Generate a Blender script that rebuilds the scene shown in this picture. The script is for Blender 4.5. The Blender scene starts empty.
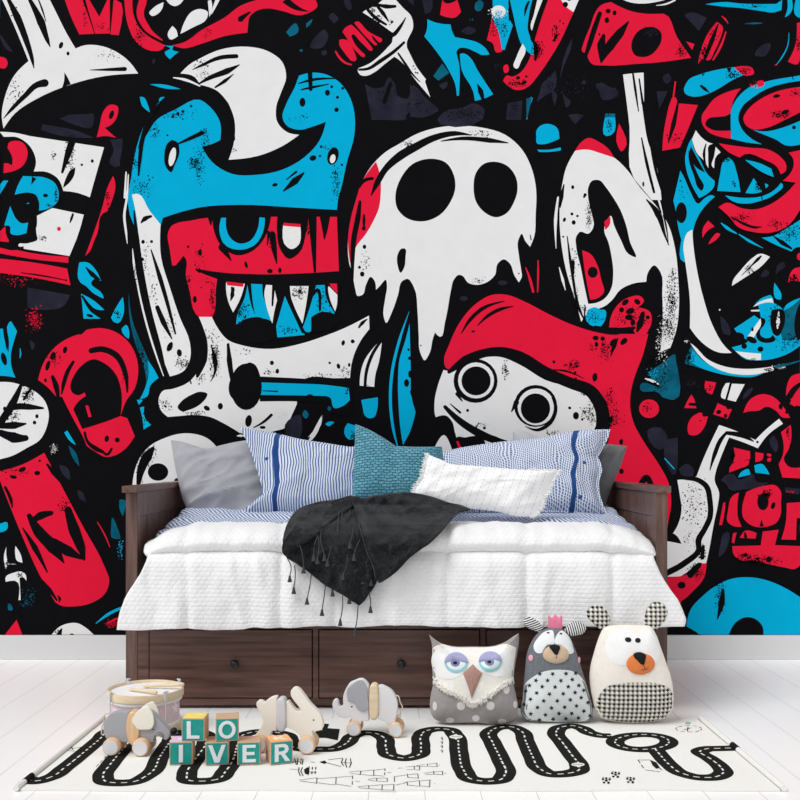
EXPO, WORLD, SUN = 0.0, .70, 1.9
import bpy, bmesh, math, random
from mathutils import Vector, Matrix, noise
from mathutils.geometry import tessellate_polygon
R = math.radians
SC = bpy.context.scene
COL = SC.collection
F, HZ, CZ = 998.0, 460.0, 0.935          # focal length in pixels, horizon row, eye height
WALL = 4.69
def at(px, py, d):                        # a point seen at a pixel, d metres away
    return Vector(((px-400)/F*d, d, CZ-(py-HZ)/F*d))
def ground(px, py, z=0.0):
    d = F*(CZ-z)/(py-HZ)
    return Vector(((px-400)/F*d, d, z))
def lin(c):
    return tuple((v/12.92 if v <= .04045 else ((v+.055)/1.055)**2.4) for v in (x/255 for x in c)) + (1,)
# ---------------------------------------------------------------- materials
def mat(name, rgb, rough=.6, bump=None, spec=.3, sheen=0, vary=0, vscale=8):
    m = bpy.data.materials.new(name); m.use_nodes = True
    nt = m.node_tree; b = nt.nodes['Principled BSDF']
    b.inputs['Base Color'].default_value = lin(rgb)
    b.inputs['Roughness'].default_value = rough
    b.inputs['Specular IOR Level'].default_value = spec
    if sheen:
        b.inputs['Sheen Weight'].default_value = sheen
    if vary or bump:
        tc = nt.nodes.new('ShaderNodeTexCoord')
    if vary:
        n = nt.nodes.new('ShaderNodeTexNoise'); n.inputs['Scale'].default_value = vscale
        n.inputs['Detail'].default_value = 6
        nt.links.new(tc.outputs['Object'], n.inputs['Vector'])
        mr = nt.nodes.new('ShaderNodeMapRange')
        mr.inputs['From Min'].default_value = .3; mr.inputs['From Max'].default_value = .7
        mr.inputs['To Min'].default_value = 1-vary; mr.inputs['To Max'].default_value = 1+vary
        nt.links.new(n.outputs['Fac'], mr.inputs['Value'])
        mx = nt.nodes.new('ShaderNodeVectorMath'); mx.operation = 'SCALE'
        mx.inputs[0].default_value = lin(rgb)[:3]
        nt.links.new(mr.outputs['Result'], mx.inputs['Scale'])
        nt.links.new(mx.outputs['Vector'], b.inputs['Base Color'])
    if bump:
        n = nt.nodes.new('ShaderNodeTexNoise'); n.inputs['Scale'].default_value = bump[0]; n.inputs['Detail'].default_value = 4
        nt.links.new(tc.outputs['Object'], n.inputs['Vector'])
        bp = nt.nodes.new('ShaderNodeBump'); bp.inputs['Strength'].default_value = bump[1]
        bp.inputs['Distance'].default_value = bump[2] if len(bump) > 2 else .002
        nt.links.new(n.outputs['Fac'], bp.inputs['Height'])
        nt.links.new(bp.outputs['Normal'], b.inputs['Normal'])
    return m
class NT:                                  # small helper to write node graphs
    def __init__(s, m):
        s.nt = m.node_tree; s.b = s.nt.nodes['Principled BSDF']
    def n(s, kind, **kw):
        x = s.nt.nodes.new(kind)
        for k, v in kw.items():
            setattr(x, k, v)
        return x
    def l(s, a, b): s.nt.links.new(a, b)
    def math(s, op, a, b=None, c=None):
        x = s.n('ShaderNodeMath', operation=op)
        for i, v in enumerate((a, b, c)):
            if v is None: continue
            if isinstance(v, (int, float)): x.inputs[i].default_value = v
            else: s.l(v, x.inputs[i])
        return x.outputs[0]
    def mix(s, fac, a, b):
        x = s.n('ShaderNodeMix', data_type='RGBA')
        if isinstance(fac, (int, float)): x.inputs[0].default_value = fac
        else: s.l(fac, x.inputs[0])
        for i, v in ((6, a), (7, b)):
            if isinstance(v, tuple): x.inputs[i].default_value = v
            else: s.l(v, x.inputs[i])
        return x.outputs[2]
    def bump(s, h, strength=.5, dist=.003):
        x = s.n('ShaderNodeBump'); x.inputs['Strength'].default_value = strength; x.inputs['Distance'].default_value = dist
        s.l(h, x.inputs['Height']); s.l(x.outputs['Normal'], s.b.inputs['Normal'])
    def uv(s):
        x = s.n('ShaderNodeUVMap'); y = s.n('ShaderNodeSeparateXYZ'); s.l(x.outputs[0], y.inputs[0])
        return x.outputs[0], y.outputs[0], y.outputs[1]
    def noise(s, vec, scale, detail=3):
        x = s.n('ShaderNodeTexNoise'); x.inputs['Scale'].default_value = scale; x.inputs['Detail'].default_value = detail
        s.l(vec, x.inputs['Vector']); return x.outputs['Fac']
    def obj(s):
        return s.n('ShaderNodeTexCoord').outputs['Object']
# ---------------------------------------------------------------- objects
def tag(o, label=None, cat=None, group=None, kind=None):
    if label: o['label'] = label
    if cat: o['category'] = cat
    if group: o['group'] = group
    if kind: o['kind'] = kind
    return o
def empty(name, loc=(0, 0, 0), rz=0.0, label=None, cat=None, group=None):
    o = bpy.data.objects.new(name, None); COL.objects.link(o)
    o.location = loc; o.rotation_euler = (0, 0, rz); o.empty_display_size = .05
    return tag(o, label, cat, group)
def link(name, me, mats, parent=None, smooth=True):
    for m in (mats if isinstance(mats, (list, tuple)) else [mats]):
        me.materials.append(m)
    if smooth:
        me.polygons.foreach_set('use_smooth', [True]*len(me.polygons))
    me.update()
    o = bpy.data.objects.new(name, me); COL.objects.link(o)
    if parent: o.parent = parent
    return o
class MB:                                  # collects shapes into ONE mesh
    def __init__(s): s.v = []; s.f = []; s.m = []; s.uv = []
    def add(s, vs, fs, mi=0, uv=None, M=None):
        o = len(s.v)
        for i, p in enumerate(vs):
            p = Vector(p); p = M @ p if M else p
            s.v.append(p); s.uv.append(uv[i] if uv else (p.x, p.z))
        for f in fs: s.f.append([i+o for i in f]); s.m.append(mi)
        return s
    def bm(s, b, mi=0, M=None):
        b.verts.index_update()
        s.add([v.co.copy() for v in b.verts], [[v.index for v in f.verts] for f in b.faces], mi, None, M); b.free(); return s
    wnorm = False
    def box(s, x0, x1, y0, y1, z0, z1, bev=.003, mi=0, seg=2, M=None):
        s.wnorm = True; b = bmesh.new(); bmesh.ops.create_cube(b, size=1)
        for v in b.verts:
            v.co = Vector(((x0+x1)/2+v.co.x*(x1-x0), (y0+y1)/2+v.co.y*(y1-y0), (z0+z1)/2+v.co.z*(z1-z0)))
        if bev: bmesh.ops.bevel(b, geom=b.edges[:], offset=bev, segments=seg, profile=.6, affect='EDGES')
        return s.bm(b, mi, M)
    def lathe(s, prof, n=48, mi=0, M=None):      # profile (r, z) around z
        vs = []; fs = []
        for r, z in prof:
            for k in range(n):
                a = 2*math.pi*k/n; vs.append((r*math.cos(a), r*math.sin(a), z))
        for i in range(len(prof)-1):
            for k in range(n):
                a, b = i*n+k, i*n+(k+1) % n; fs.append((a, b, b+n, a+n))
        return s.add(vs, fs, mi, None, M)
    def tube(s, pts, r, n=8, mi=0, M=None):      # r: radius or list
        pts = [Vector(p) for p in pts]; vs = []; fs = []; N = len(pts)
        up = Vector((.13, .31, .94))
        for i, p in enumerate(pts):
            t = (pts[min(i+1, N-1)]-pts[max(i-1, 0)]).normalized()
            a = t.cross(up); a = a.normalized() if a.length > 1e-4 else t.orthogonal().normalized()
            b = t.cross(a); ri = r[i] if isinstance(r, (list, tuple)) else r
            for k in range(n):
                q = 2*math.pi*k/n; vs.append(p+a*(ri*math.cos(q))+b*(ri*math.sin(q)))
        for i in range(N-1):
            for k in range(n):
                c, d = i*n+k, i*n+(k+1) % n; fs.append((c, d, d+n, c+n))
        fs.append(list(range(n))[::-1]); fs.append([(N-1)*n+k for k in range(n)])
        return s.add(vs, fs, mi, None, M)
    def ball(s, c, r, n=16, mi=0, M=None):
        rr = r if isinstance(r, (tuple, list)) else (r, r, r)
        b = bmesh.new(); bmesh.ops.create_uvsphere(b, u_segments=n*2, v_segments=n, radius=1)
        for v in b.verts: v.co = Vector((c[0]+v.co.x*rr[0], c[1]+v.co.y*rr[1], c[2]+v.co.z*rr[2]))
        return s.bm(b, mi, M)
    def build(s, name, mats, parent=None, smooth=True, fix=True):
        me = bpy.data.meshes.new(name); me.from_pydata(s.v, [], s.f)
        me.polygons.foreach_set('material_index', s.m)
        ul = me.uv_layers.new(name='UVMap')
        idx = [0]*len(me.loops); me.loops.foreach_get('vertex_index', idx)
        ul.data.foreach_set('uv', [c for i in idx for c in s.uv[i]])
        if fix:
            b = bmesh.new(); b.from_mesh(me); bmesh.ops.recalc_face_normals(b, faces=b.faces); b.to_mesh(me); b.free()
        o = link(name, me, mats, parent, smooth)
        if s.wnorm and smooth:
            wn = o.modifiers.new('normals', 'WEIGHTED_NORMAL'); wn.weight = 100; wn.keep_sharp = True
        if smooth:
            try: me.set_sharp_from_angle(angle=R(40))
            except Exception: pass
        return o
# ---------------------------------------------------------------- 2D outlines
def spline(pts, sub=5, closed=True):      # pts: (x, y, corner?) -> smooth outline, corners kept sharp
    n = len(pts); out = []
    for i in range(n if closed else n-1):
        p1, p2 = pts[i], pts[(i+1) % n]
        p0 = p1 if (p1[2] or (not closed and i == 0)) else pts[i-1]
        p3 = p2 if (p2[2] or (not closed and i == n-2)) else pts[(i+2) % n]
        if p1[2] and p2[2]:
            out.append((p1[0], p1[1])); continue
        l = math.hypot(p2[0]-p1[0], p2[1]-p1[1]) or 1e-9
        def tan(a, b, c):
            d1 = math.hypot(b[0]-a[0], b[1]-a[1]); d2 = math.hypot(c[0]-b[0], c[1]-b[1])
            if d1 < 1e-9 or d2 < 1e-9: return None
            return tuple((((b[k]-a[k])/d1*d2 + (c[k]-b[k])/d2*d1)/(d1+d2))*l for k in (0, 1))
        m1 = None if p0 is p1 else tan(p0, p1, p2)
        m2 = None if p3 is p2 else tan(p1, p2, p3)
        ch = (p2[0]-p1[0], p2[1]-p1[1])
        if m1 is None and m2 is None: m1 = m2 = ch
        elif m1 is None: m1 = tuple(1.5*ch[k]-.5*m2[k] for k in (0, 1))
        elif m2 is None: m2 = tuple(1.5*ch[k]-.5*m1[k] for k in (0, 1))
        for j in range(sub):
            t = j/sub; t2 = t*t; t3 = t2*t
            a, b, c, d = 2*t3-3*t2+1, t3-2*t2+t, -2*t3+3*t2, t3-t2
            out.append((a*p1[0]+b*m1[0]+c*p2[0]+d*m2[0], a*p1[1]+b*m1[1]+c*p2[1]+d*m2[1]))
    if not closed: out.append((pts[-1][0], pts[-1][1]))
    return out
def parse(s, ox=0, oy=0, sc=1):
    r = []
    for t in s.split():
        c = t.endswith('c'); x, y = t.rstrip('c').split(',')[:2]
        r.append((ox+float(x)/sc, oy+float(y)/sc, c))
    return r
def outline(s, ox=0, oy=0, sc=1, sub=6): return spline(parse(s, ox, oy, sc), sub)
def ellipse(cx, cy, rx, ry=None, a=0, n=32):
    ry = rx if ry is None else ry; ca, sa = math.cos(R(a)), math.sin(R(a))
    return [(cx+rx*math.cos(t)*ca-ry*math.sin(t)*sa, cy+rx*math.cos(t)*sa+ry*math.sin(t)*ca) for t in (2*math.pi*k/n for k in range(n))]
def brush(pw, sub=5):                     # (x, y, width) -> left and right borders of a tapered stroke
    n = len(pw); c = spline([(p[0], p[1], False) for p in pw], sub, False)
    w = []
    for i in range(n-1):
        for j in range(sub): w.append(pw[i][2]+(pw[i+1][2]-pw[i][2])*j/sub)
    w.append(pw[-1][2]); L = []; Q = []; N = len(c)
    for i in range(N):
        a, b = c[max(0, i-1)], c[min(N-1, i+1)]
        dx, dy = b[0]-a[0], b[1]-a[1]; l = math.hypot(dx, dy) or 1
        nx, ny = -dy/l*w[i]/2, dx/l*w[i]/2
        L.append((c[i][0]+nx, c[i][1]+ny)); Q.append((c[i][0]-nx, c[i][1]-ny))
    return L, Q
def prism(name, loops, depth, mats, parent=None, bev=.002, M=None):   # loops in (x, z); thickness along y, centred
    cu = bpy.data.curves.new('outline', 'CURVE'); cu.dimensions = '2D'; cu.fill_mode = 'BOTH'
    cu.extrude = depth/2-bev; cu.bevel_depth = bev; cu.bevel_resolution = 2; cu.offset = -bev
    for lp in loops:
        sp = cu.splines.new('POLY'); sp.points.add(len(lp)-1); sp.use_cyclic_u = True
        for p, q in zip(sp.points, lp): p.co = (q[0], q[1], 0, 1)
    ob = bpy.data.objects.new('outline', cu); COL.objects.link(ob)
    bpy.context.view_layer.update()
    me = bpy.data.meshes.new_from_object(ob.evaluated_get(bpy.context.evaluated_depsgraph_get()))
    bpy.data.objects.remove(ob); bpy.data.curves.remove(cu)
    me.name = name; me.materials.clear()
    T = Matrix.Rotation(R(90), 4, 'X')
    me.transform(M @ T if M else T)
    b = bmesh.new(); b.from_mesh(me); bmesh.ops.remove_doubles(b, verts=b.verts, dist=1e-5)
    bmesh.ops.recalc_face_normals(b, faces=b.faces); b.to_mesh(me); b.free()
    o = link(name, me, mats, parent)
    wn = o.modifiers.new('normals', 'WEIGHTED_NORMAL'); wn.weight = 100; wn.keep_sharp = True
    try: me.set_sharp_from_angle(angle=R(35))
    except Exception: pass
    return o
MURAL = '''
@ 0 0 4
N 275,460c 375,455c 368,510 300,500 240,475c
N 170,498c 350,540 375,552c 250,545 165,520c
N 440,560c 490,555c 485,620 465,670 440,655 455,600
N 0,140 25,170 50,210 30,200 5,160
N 610,240 620,235 615,260
W 10,0c 60,110 115,245c 60,300 20,390 8,460 15,515c 60,455 150,395 280,340 420,305 553,295c 520,250 460,205 390,182 340,182 303,195c 265,130 230,60 200,0c 100,-20 10,0c
s K 35,0,12 70,70,24 105,160,20 130,240,12 137,275,2
s K 120,0,12 165,90,26 190,160,14 202,190,2
s K 155,0,4 170,40,6 185,88,2
d K 245,182,8,14,20 273,215,6,8
s K 180,333,26 150,340,20 100,385,16 50,435,12 15,475,2
s K 500,277,14 440,279,10 360,281,2
K 258,290c 268,305 284,338c 265,345 248,354c 257,325
g K 60,360,30,60,60 440,220,60,25,40 60,50,15,40,30
R 260,0c 330,0c 352,60 378,136c 318,139c 290,80
R 342,0c 358,0c 398,68c 430,0c 440,0c 440,135c 382,136c 365,80
R 455,0c 463,0 476,142c 442,139c 450,60
g K 340,60,8,40,30 400,110,30,20,30
R 498,0c 530,0c 535,60 560,115 600,150 640,172 660,182c 650,198 610,205 570,190 535,155 515,110
g K 560,140,25,40,90
s R 575,0,30 562,60,26 590,115,22 650,162,4
R 690,182c 740,168 800,125 900,70 960,25 1030,0c 1262,0c 1270,25 1240,50 1200,62 1130,45 1060,35 1020,48 998,70 993,100 990,132c 900,145 800,178 735,194
K 1150,-10c 1130,10c 1180,40 1240,48c 1200,30
s K 1000,50,6 960,80,20 955,85,4
g K 830,130,20,20,30 900,40,30,15,30
K 590,-10c 585,60 600,110 640,150 690,168c 740,165 800,125 870,60 930,10c 930,-10c
W 655,10c 615,32 598,55 608,65 630,58 650,35
W 665,0c 680,18 700,26 720,18 735,0c
W 690,105c 672,145 680,158 712,146c 705,120
W 800,37 765,50 738,90 722,137c 770,112 828,75 832,50
W 832,5c 845,0c 850,30 838,70c
W 862,0c 845,60 880,0c
C 655,183c 695,185c 690,198 715,208c 680,238c 660,210 682,195
R 0,228c 20,232 32,253 20,275 0,272c
R 415,445 440,420 470,425 468,470 445,500 420,512c 440,530 465,552c 420,545 388,550c 400,500
d K 447,460,9,18,20
C 600,338c 650,338 723,357c 670,356
C 560,388c 575,390 590,415 600,450c 570,425
C 658,388c 640,393 636,405c 650,402
W 0,528c 60,532 120,545c 417,590c 385,700 360,790c 310,772 200,765c 130,690c
s K 290,565,24 275,610,22 250,690,8
g K 280,620,18,60,170 212,625,10,14,30
K 302,670c 298,700 275,735 253,752c 262,720 285,680
d K 370,645,6,7 328,660,5
K 0,548c 30,548 62,548 105,570 130,600 145,650 128,700 60,740 0,760c
@ 0 120 6.667
R 25,355c 28,290c 50,290 82,305c 85,260 52,188c 62,152 100,140 150,150 185,205 180,260 150,310 80,345
K 0,400c 100,350 215,345 320,350 385,390 425,480c 600,520c 560,632c 350,590c 250,640 240,740 0,740c
C 155,375c 215,378 300,385 370,425 393,490 385,545 340,585 262,606c 260,540 240,500 190,485 140,490 100,500c 120,440
K 215,378c 245,392c 210,435c
d K 305,505,17,12
g K 375,500,12,40,40 330,570,20,10,20
C 0,500c 0,440 25,405c 57,405c
C 135,575c 195,552c 200,595c 150,602c
W 352,588c 560,632c 540,710 510,800c 465,908c 300,882 150,858c 150,800c 240,730 248,640c
d R 395,727,13,14
s K 488,630,12 478,660,14 468,688,5
g K 280,790,30,20,30
K 60,560c 240,560c 245,760 250,800 220,815 60,810c
C 70,575c 80,600 110,660 140,688 190,685c 178,755c 100,768 75,760 68,710 30,705c 50,640
R 0,745c 40,708c 42,760 60,800c 60,830 0,830c
R 755,375c 766,400 740,560 715,612c 690,622 650,760 632,800 585,895 570,905c 620,770 690,560 715,460
g K 720,530,14,60,50
N 740,270c 800,270c 800,310c 745,300c
@ 0 200 4
R 0,150c 20,160 40,190 90,205 180,220 275,228c 275,252c 130,237 0,214c
s K 0,178,20 45,186,26 88,192,14
d W 85,181,10,7
R 0,235c 130,250 270,275c 283,342c 140,312 0,292c
s K 85,292,3 160,302,6 270,323,3
d K 265,322,4
g R 60,320,70,25,70
N 110,350c 280,380c 260,420 180,440 110,430c
g R 140,480,28,45,170
N 120,560 140,580 130,600
C 318,250c 350,250 385,282 405,325c 380,315 365,330 412,380 415,395c 370,370 345,345 322,330
s K 345,270,4 370,298,16 395,318,10
C 325,375c 372,400 418,440c 395,440 370,430c 412,475c 335,475c
s K 330,385,6 370,440,16 410,470,12
d K 360,463,14,6,15
C 445,470c 465,430 492,388c 490,470 475,492 455,487
g K 470,460,15,20,40
C 487,515c 505,500 518,530 515,556c 490,530
T 515,370c 530,480 560,560 600,650c 635,712c 600,745 590,785 560,798c 585,730 580,680 540,570 520,480
C 590,640c 612,670 635,712c 602,742 590,785 560,797c 582,750 595,700
g K 570,640,25,60,120
@ 0 320 6.667
C 0,60c 20,58c 35,150 58,218c 62,150 60,20 75,8c 115,75c 95,140 75,220 80,320 105,385c 50,375 0,372c
K 35,150c 48,215c 40,100c
d K 28,260,18,44,-15
s C 135,190,4 138,230,9 134,255,3
R 255,400c 290,290 350,200 440,130 520,97c 545,97c 580,65c 680,55 760,75 860,150 915,265 920,380 895,465 845,535 805,640c 850,655c 900,775c 835,860 775,900 700,912 640,880 580,840c 560,790 480,640 415,512c 375,510c 320,450
K 470,440 490,380 550,300 620,262 700,290 775,365 808,460 805,640c 700,680 550,727c 490,595c 510,560 575,505c 565,483c 520,502 480,480
p R 570,570 590,570 612,645 592,648
s K 610,205,30 680,195,32 780,240,34 835,350,28 850,480,10
s K 490,280,16 450,350,24 425,430,22 413,492,8
s K 352,380,20 375,440,32 388,510,20
d K 435,200,14,24,15 355,240,18,28,20 320,305,14,34,15 305,402,9,13
g K 360,270,40,50,50 840,390,30,60,30
@ 0 400 4
d K 428,155,9,13,10 470,160,10,10
s K 340,130,8 350,165,10 385,195,16 412,208,10 
s K 405,200,8 430,218,9 447,195,8
C 258,130c 270,122c 305,180c 285,168
T 275,182c 300,205 318,265c 300,245
C 548,0c 570,0 556,20c
C 560,30c 577,26c 580,70 605,100c 575,118c 570,75
g K 585,70,15,30,50
N 240,260 270,270 280,320 255,300
N 310,360c 325,365 345,408c 320,395
g W 218,195,14,18,60
C 0,495c 30,490 30,515 0,530c
T 478,400c 495,398 492,465c 480,440
T 450,470 470,510 480,555 448,550 445,510
g C 482,600,10,30,40
s R 390,488,3 420,540,5 440,588,3
W -48,-10c 0,-72c 48,-70 96,-56 144,-32 180,4 196,52 188,108 160,160 108,192 48,224 0,237c -60,240c
@ 0 320 6.667
s K 140,440,20 85,560,44 0,690,40
s K 60,590,30 130,576,36 200,580,32 288,588,12
s K -10,705,30 100,702,40 173,692,10
s K -10,750,24 80,785,40 175,780,22
d K 248,642,11,14 232,684,12,13 32,590,10,14,20
g K 180,500,40,50,170 95,640,35,30,90
s K 210,455,16 160,530,12
@ 0 400 4
s K 5,128,16 55,150,36 105,153,18
R 0,285c 90,258 178,211c 240,330 330,500 420,668 438,722 420,775 370,810 300,825 240,820 222,808c 160,700 80,520 0,320c
d K 90,278,16,9,-25 55,308,14,7,10 150,292,12,9 160,243,5,5
s K 190,258,8 215,290,16 238,326,3
g K 60,290,50,20,60 255,420,20,30,50
s K 118,463,16 155,525,36 215,590,42 258,653,3
s K 215,570,30 275,605,34 338,637,6
s K 273,440,24 298,520,38 325,590,30 338,638,8
s K 125,490,14 165,462,26 205,452,16
s K 92,512,4 140,590,20 190,688,5
s K 170,720,4 200,760,14 228,800,6
s R 15,335,5 30,380,8 46,418,3
s K 22,350,10 45,400,12 50,430,4
@ 0 520 6.667
s K 388,505,6 400,525,18 395,545,6
W 45,178c 28,240 40,326c 55,300 112,294c 60,288 45,240
g K 50,290,14,20,40
W 105,172c 140,230 152,284c 115,270 103,225
W 40,412c 40,380 90,352 150,345 170,360 178,405c 152,380 132,385c 140,532c 125,535c 105,405 75,405
g K 135,365,20,14,30
T 60,555 80,570 85,600 60,600
g T 190,520,50,70,60
R 35,765c 112,665c 150,765c 150,850 35,850c
W 345,765c 400,710 450,690 520,688 570,715 627,765c 640,830 340,830c
s K 412,725,8 395,765,30
d K 480,762,12,6
g K 385,750,20,20,30
s C 640,690,4 720,630,18 800,590,16 900,560,4
g R 750,690,40,25,90
s R 720,690,6 760,665,12 800,650,8
@ 0 0 1
C 200,100 175,110 157,120 147,135 137,152 132,175 128,199 130,215c 140,240c 158,235c 163,218c 185,211 200,207.5 237,205 300,208 337,210c 338,200 342,185 347,162 354,137 355,120 351,100 340,83 327,75 310,73 299,76c 295,87 286,105 282.5,117 286,125 300,130 312,127 326,122c 320,140 305,157 282,170 257,175 232,174 212,162 202,147c 217,142 220.5,140c 220,122 210,107
@ 0 0 4
C 658,385c 620,430 570,520 540,620 522,760 520,815c 560,815c 548,700 560,560 600,470
@ 200 0 4
s K 395,335,4 450,320,10 540,315,4
s K 405,360,4 450,350,9 515,338,3
s K 440,288,16 443,358,12
d K 410,410,12,18 510,372,10,12 527,348,6 550,390,6 571,354,6 546,440,9 452,633,14,11,-20 484,588,5 480,625,5 300,740,11,7,-15 568,660,5
d K 532,625,22,36,15
d W 531,636,11,18,12
s K 415,693,6 380,725,24 335,764,5
s K 345,720,3 385,688,8
g K 20,550,15,40,70 0,650,20,70,150 545,740,18,50,110 545,690,15,30,30 400,470,40,15,20 510,590,25,15,30
W -78,295c -40,258 0,235 80,200 190,188 270,205 330,250 345,310 325,370 305,430 310,490 350,530 397,540c 330,585 230,625 115,640c 138,560 138,480 110,410 70,365 0,340c -20,310
s K 146,226,14 80,232,14 0,266,8 -30,280,2
s K 159,260,3 110,285,20 40,312,14 -10,340,4
s K 135,297,2 100,325,12 62,350,6
s K -60,305,4 0,345,6 60,370,7 108,415,9 128,480,8 138,560,5
s W -105,312,4 -60,320,10 0,345,5
g K 0,260,30,20,40 130,600,15,15,20 20,300,30,20,40
@ 0 0 4
K 688,560c 710,570 718,610 700,660 685,690 665,670 658,620 670,575
d W 690,628,13,38,12
s K 715,575,5 760,555,12 810,532,14
g K 775,650,20,20,120 540,650,14,40,60 570,750,50,40,120 700,460,70,20,60 620,520,20,60,50
d K 670,542,4 692,467,6 712,455,6 732,447,6 765,425,5
s K 655,395,3 600,470,12 570,560,15 560,640,12 555,702,5
s W 505,690,5 500,790,9
s W 514,700,4 507,800,8 498,860,9 505,930,8 510,975,2
@ 0 200 4
W 528,-20c 548,-25 600,45 643,98c 645,230 680,350 720,470 760,570 762,630 740,680 680,706c 640,600 605,470 575,340 557,230 553,120 540,30
s K 537,45,5 548,150,15 568,290,15 600,450,15 640,600,14 665,712,10
s W 531,195,2 536,250,8 555,360,6 580,470,7 615,590,7 655,705,3
s K 605,200,4 640,310,15 672,420,12 702,535,6
s K 630,430,14 655,490,18 688,555,4
s K 565,92,4 580,76,16 605,66,8
d K 573,168,7,8 607,167,6 570,238,7 680,588,11,17,20 718,612,10,15,-10
g K 580,240,20,80,50 720,650,20,25,60 610,350,20,60,40 545,260,8,80,90 680,500,25,40,40
@ 0 0 1
R 168.5,232 172,226 178,223 190,221 200,219 215,217.5 260,217 337,217c 339,272.5c 300,275.5 250,276 217.5,279c 216,290 215,310 212.5,317c 205,317.5 199,317c 196,314 190,292 186,275 186,259 183.7,256c 176,265.5c 172.5,266c 170,250
s K 197,270,2 220,276,6 250,279,8 300,278.5,8 341,276,8
@ 0 200 4
d K 753,188,5,6 780,398,8,14 797,210,5,10 757,322,4,8 797,285,6,7
g K 755,320,12,30,30 800,250,25,70,40
@ 200 200 4
g K 50,400,10,60,100 15,330,30,20,15
K 50,66c 58,130 90,190 150,222 210,205 260,150 285,66c
C 85,72c 78,120 100,180 160,200 220,180 255,120 260,72c 238,70c 230,120 200,165 160,175 120,150 105,110 105,72c
s K 90,190,26 125,242,4
s K 42,66,20 44,100,4
K 310,66c 435,66c 425,130 395,215 355,236 325,205 308,120
W 333,100c 402,105c 385,190 365,197 350,190
R 335,92c 403,97c 403,110c 333,104c
s K 450,68,28 455,180,18 460,287,8
s K 500,68,34 500,120,18 498,157,4
s K 290,140,22 298,200,18 308,257,3
s K 275,130,10 270,180,4
d K 280,285,11,9 320,282,7,11 185,260,6,14,-15 2,210,6,14
g K 290,160,15,40,60 430,110,14,40,60
@ 0 0 1
W 369,315.7c 345,328 325,336 300,344 272,349 245,346 228,340 216,325 212,317c 199,317c 205,333 207,347 205,358 199,370 189,382 172.5,389 163,391 159,398 161,410 168,417c 180,416 195,415 210,417 225,424 240,433c 262,436c 275,431 285,428 292,415 297,404c 297,379c 350,378c 352.5,360 360,342 369.5,329c
@ 200 200 4
K 105,328c 560,325c 552,440 520,500 400,545 300,560 180,545 110,500 75,440 72,318c
W 105,330c 180,335c 160,400 133,450c 115,410 105,360
R 105,326c 176,335c 172,348c 110,342c
s K 128,350,6 130,380,14 122,405,2
C 190,340c 205,420 222,480 160,505 145,495c 150,460 180,390
C 205,336c 250,338c 252,380 270,430 292,490c 260,475 225,480c 212,410
W 265,340c 335,345c 310,400 290,495c 265,420 258,370
s K 295,345,10 290,422,6
s K 315,350,30 325,430,24 305,500,20
C 305,505c 340,385c 360,430 400,510 420,540c 370,545 310,550c
W 360,345c 435,345c 428,400 410,497c 385,450 365,390
s K 340,345,14 375,440,12 415,525,16
s K 450,345,20 435,430,14 415,520,10
C 465,342c 505,340c 515,400 540,455c 480,460 448,480c 445,525 430,530 412,510c 440,430
R 517,335c 548,335c 550,375c 525,350c
W 515,345c 550,380c 548,420 540,450c 525,420 508,380
s K 505,340,10 512,390,10 540,450,4
s K 440,400,6 470,360,12 480,440,8
K 140,505c 180,478 240,470 280,490 310,545c 260,570 180,560
K 445,470c 480,450 535,455 560,470 520,520c 445,530c
g K 170,450,25,40,120 400,370,30,25,120 355,520,40,14,60 490,400,30,50,80
d K 400,365,7 135,360,4,12
s K 115,575,5 118,640,18 130,720,14
K 180,655c 215,655 240,700 246,745 235,800 190,826 150,810 120,780 118,730 140,690
s K 45,580,3 60,640,16 60,690,8 42,728,2
g K 58,640,22,60,240 45,540,40,40,40 280,690,25,12,40 580,690,20,25,50 180,600,50,15,20
s K -10,505,30 8,560,34 8,640,34 -10,705,10
d K 288,652,8,9 310,685,7,10 573,572,7,11,15 611,566,8 519,652,5 554,665,7,11,-15 597,660,5,8
s K 636,510,6 650,492,12 668,478,4
K 240,706c 420,715c 445,708 520,712 610,722c 610,860c 520,850 500,812c 400,806 240,806c
C 244,730c 400,735 480,738 595,752c 600,800c 570,825 535,831 528,815c 522,792 500,784c 400,782 242,780c
s K 250,763,3 310,766,5
d K 440,783,12,6
g K 480,700,60,8,30
d K 200,690,26,40,0
@ 150 340 6.667
d K 642,312,105,155
s K 520,30,12 530,130,24 550,260,24
d K 285,410,100,44,-28
K 185,450 220,478 250,470 300,440 370,395 384,360 340,345 270,370 210,410
d K 380,455,22,15,30 470,442,17,22 658,540,22,40,8 752,583,20,10
s K 690,585,5 760,545,14 810,500,16
d K 133,45,16,34,25 197,85,15,22,-10
s K 240,190,3 275,290,8
g K 100,430,40,40,80 300,490,60,15,60 340,250,30,40,40 240,160,25,25,50 440,100,18,60,80
s W 580,640,4 605,638,16 630,640,6
@ 0 0 1
W 133,487 134,475 140,458 150,446 165,438 182,433.5 195,434 207,438 216,446 222,460 222,490 200,505 150,505
@ 0 400 4
d K 633,288,41,35 712,322,14,10 
s K 612,195,14 590,225,34 565,280,26 555,335,14
g K 590,220,30,50,240 560,300,12,40,80
@ 320 340 6.667
W 265,305c 268,240 300,130 350,60 405,0c 412,18c 392,150 370,230 362,313c
s K 420,-10,16 350,95,18 312,200,18 300,312,16
g K 320,305,30,8,12
C 275,400c 385,382c 380,470 360,515 330,522 300,505 285,450
C 35,560c 60,545 97,548c 80,562 60,575
C 185,555c 240,572c 245,650 190,662 165,630 165,590
g K 220,640,20,25,60 180,340,15,30,20
C 597,-110c 570,0 530,130 520,270 522,400 540,620 553,700c 600,610 637,480c 610,380 605,200
s C 595,-190,2 530,0,16 480,220,18 470,430,18 490,600,16 518,715,6
d K 590,65,8,9 598,122,12 600,228,12,24 577,287,17,26
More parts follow.
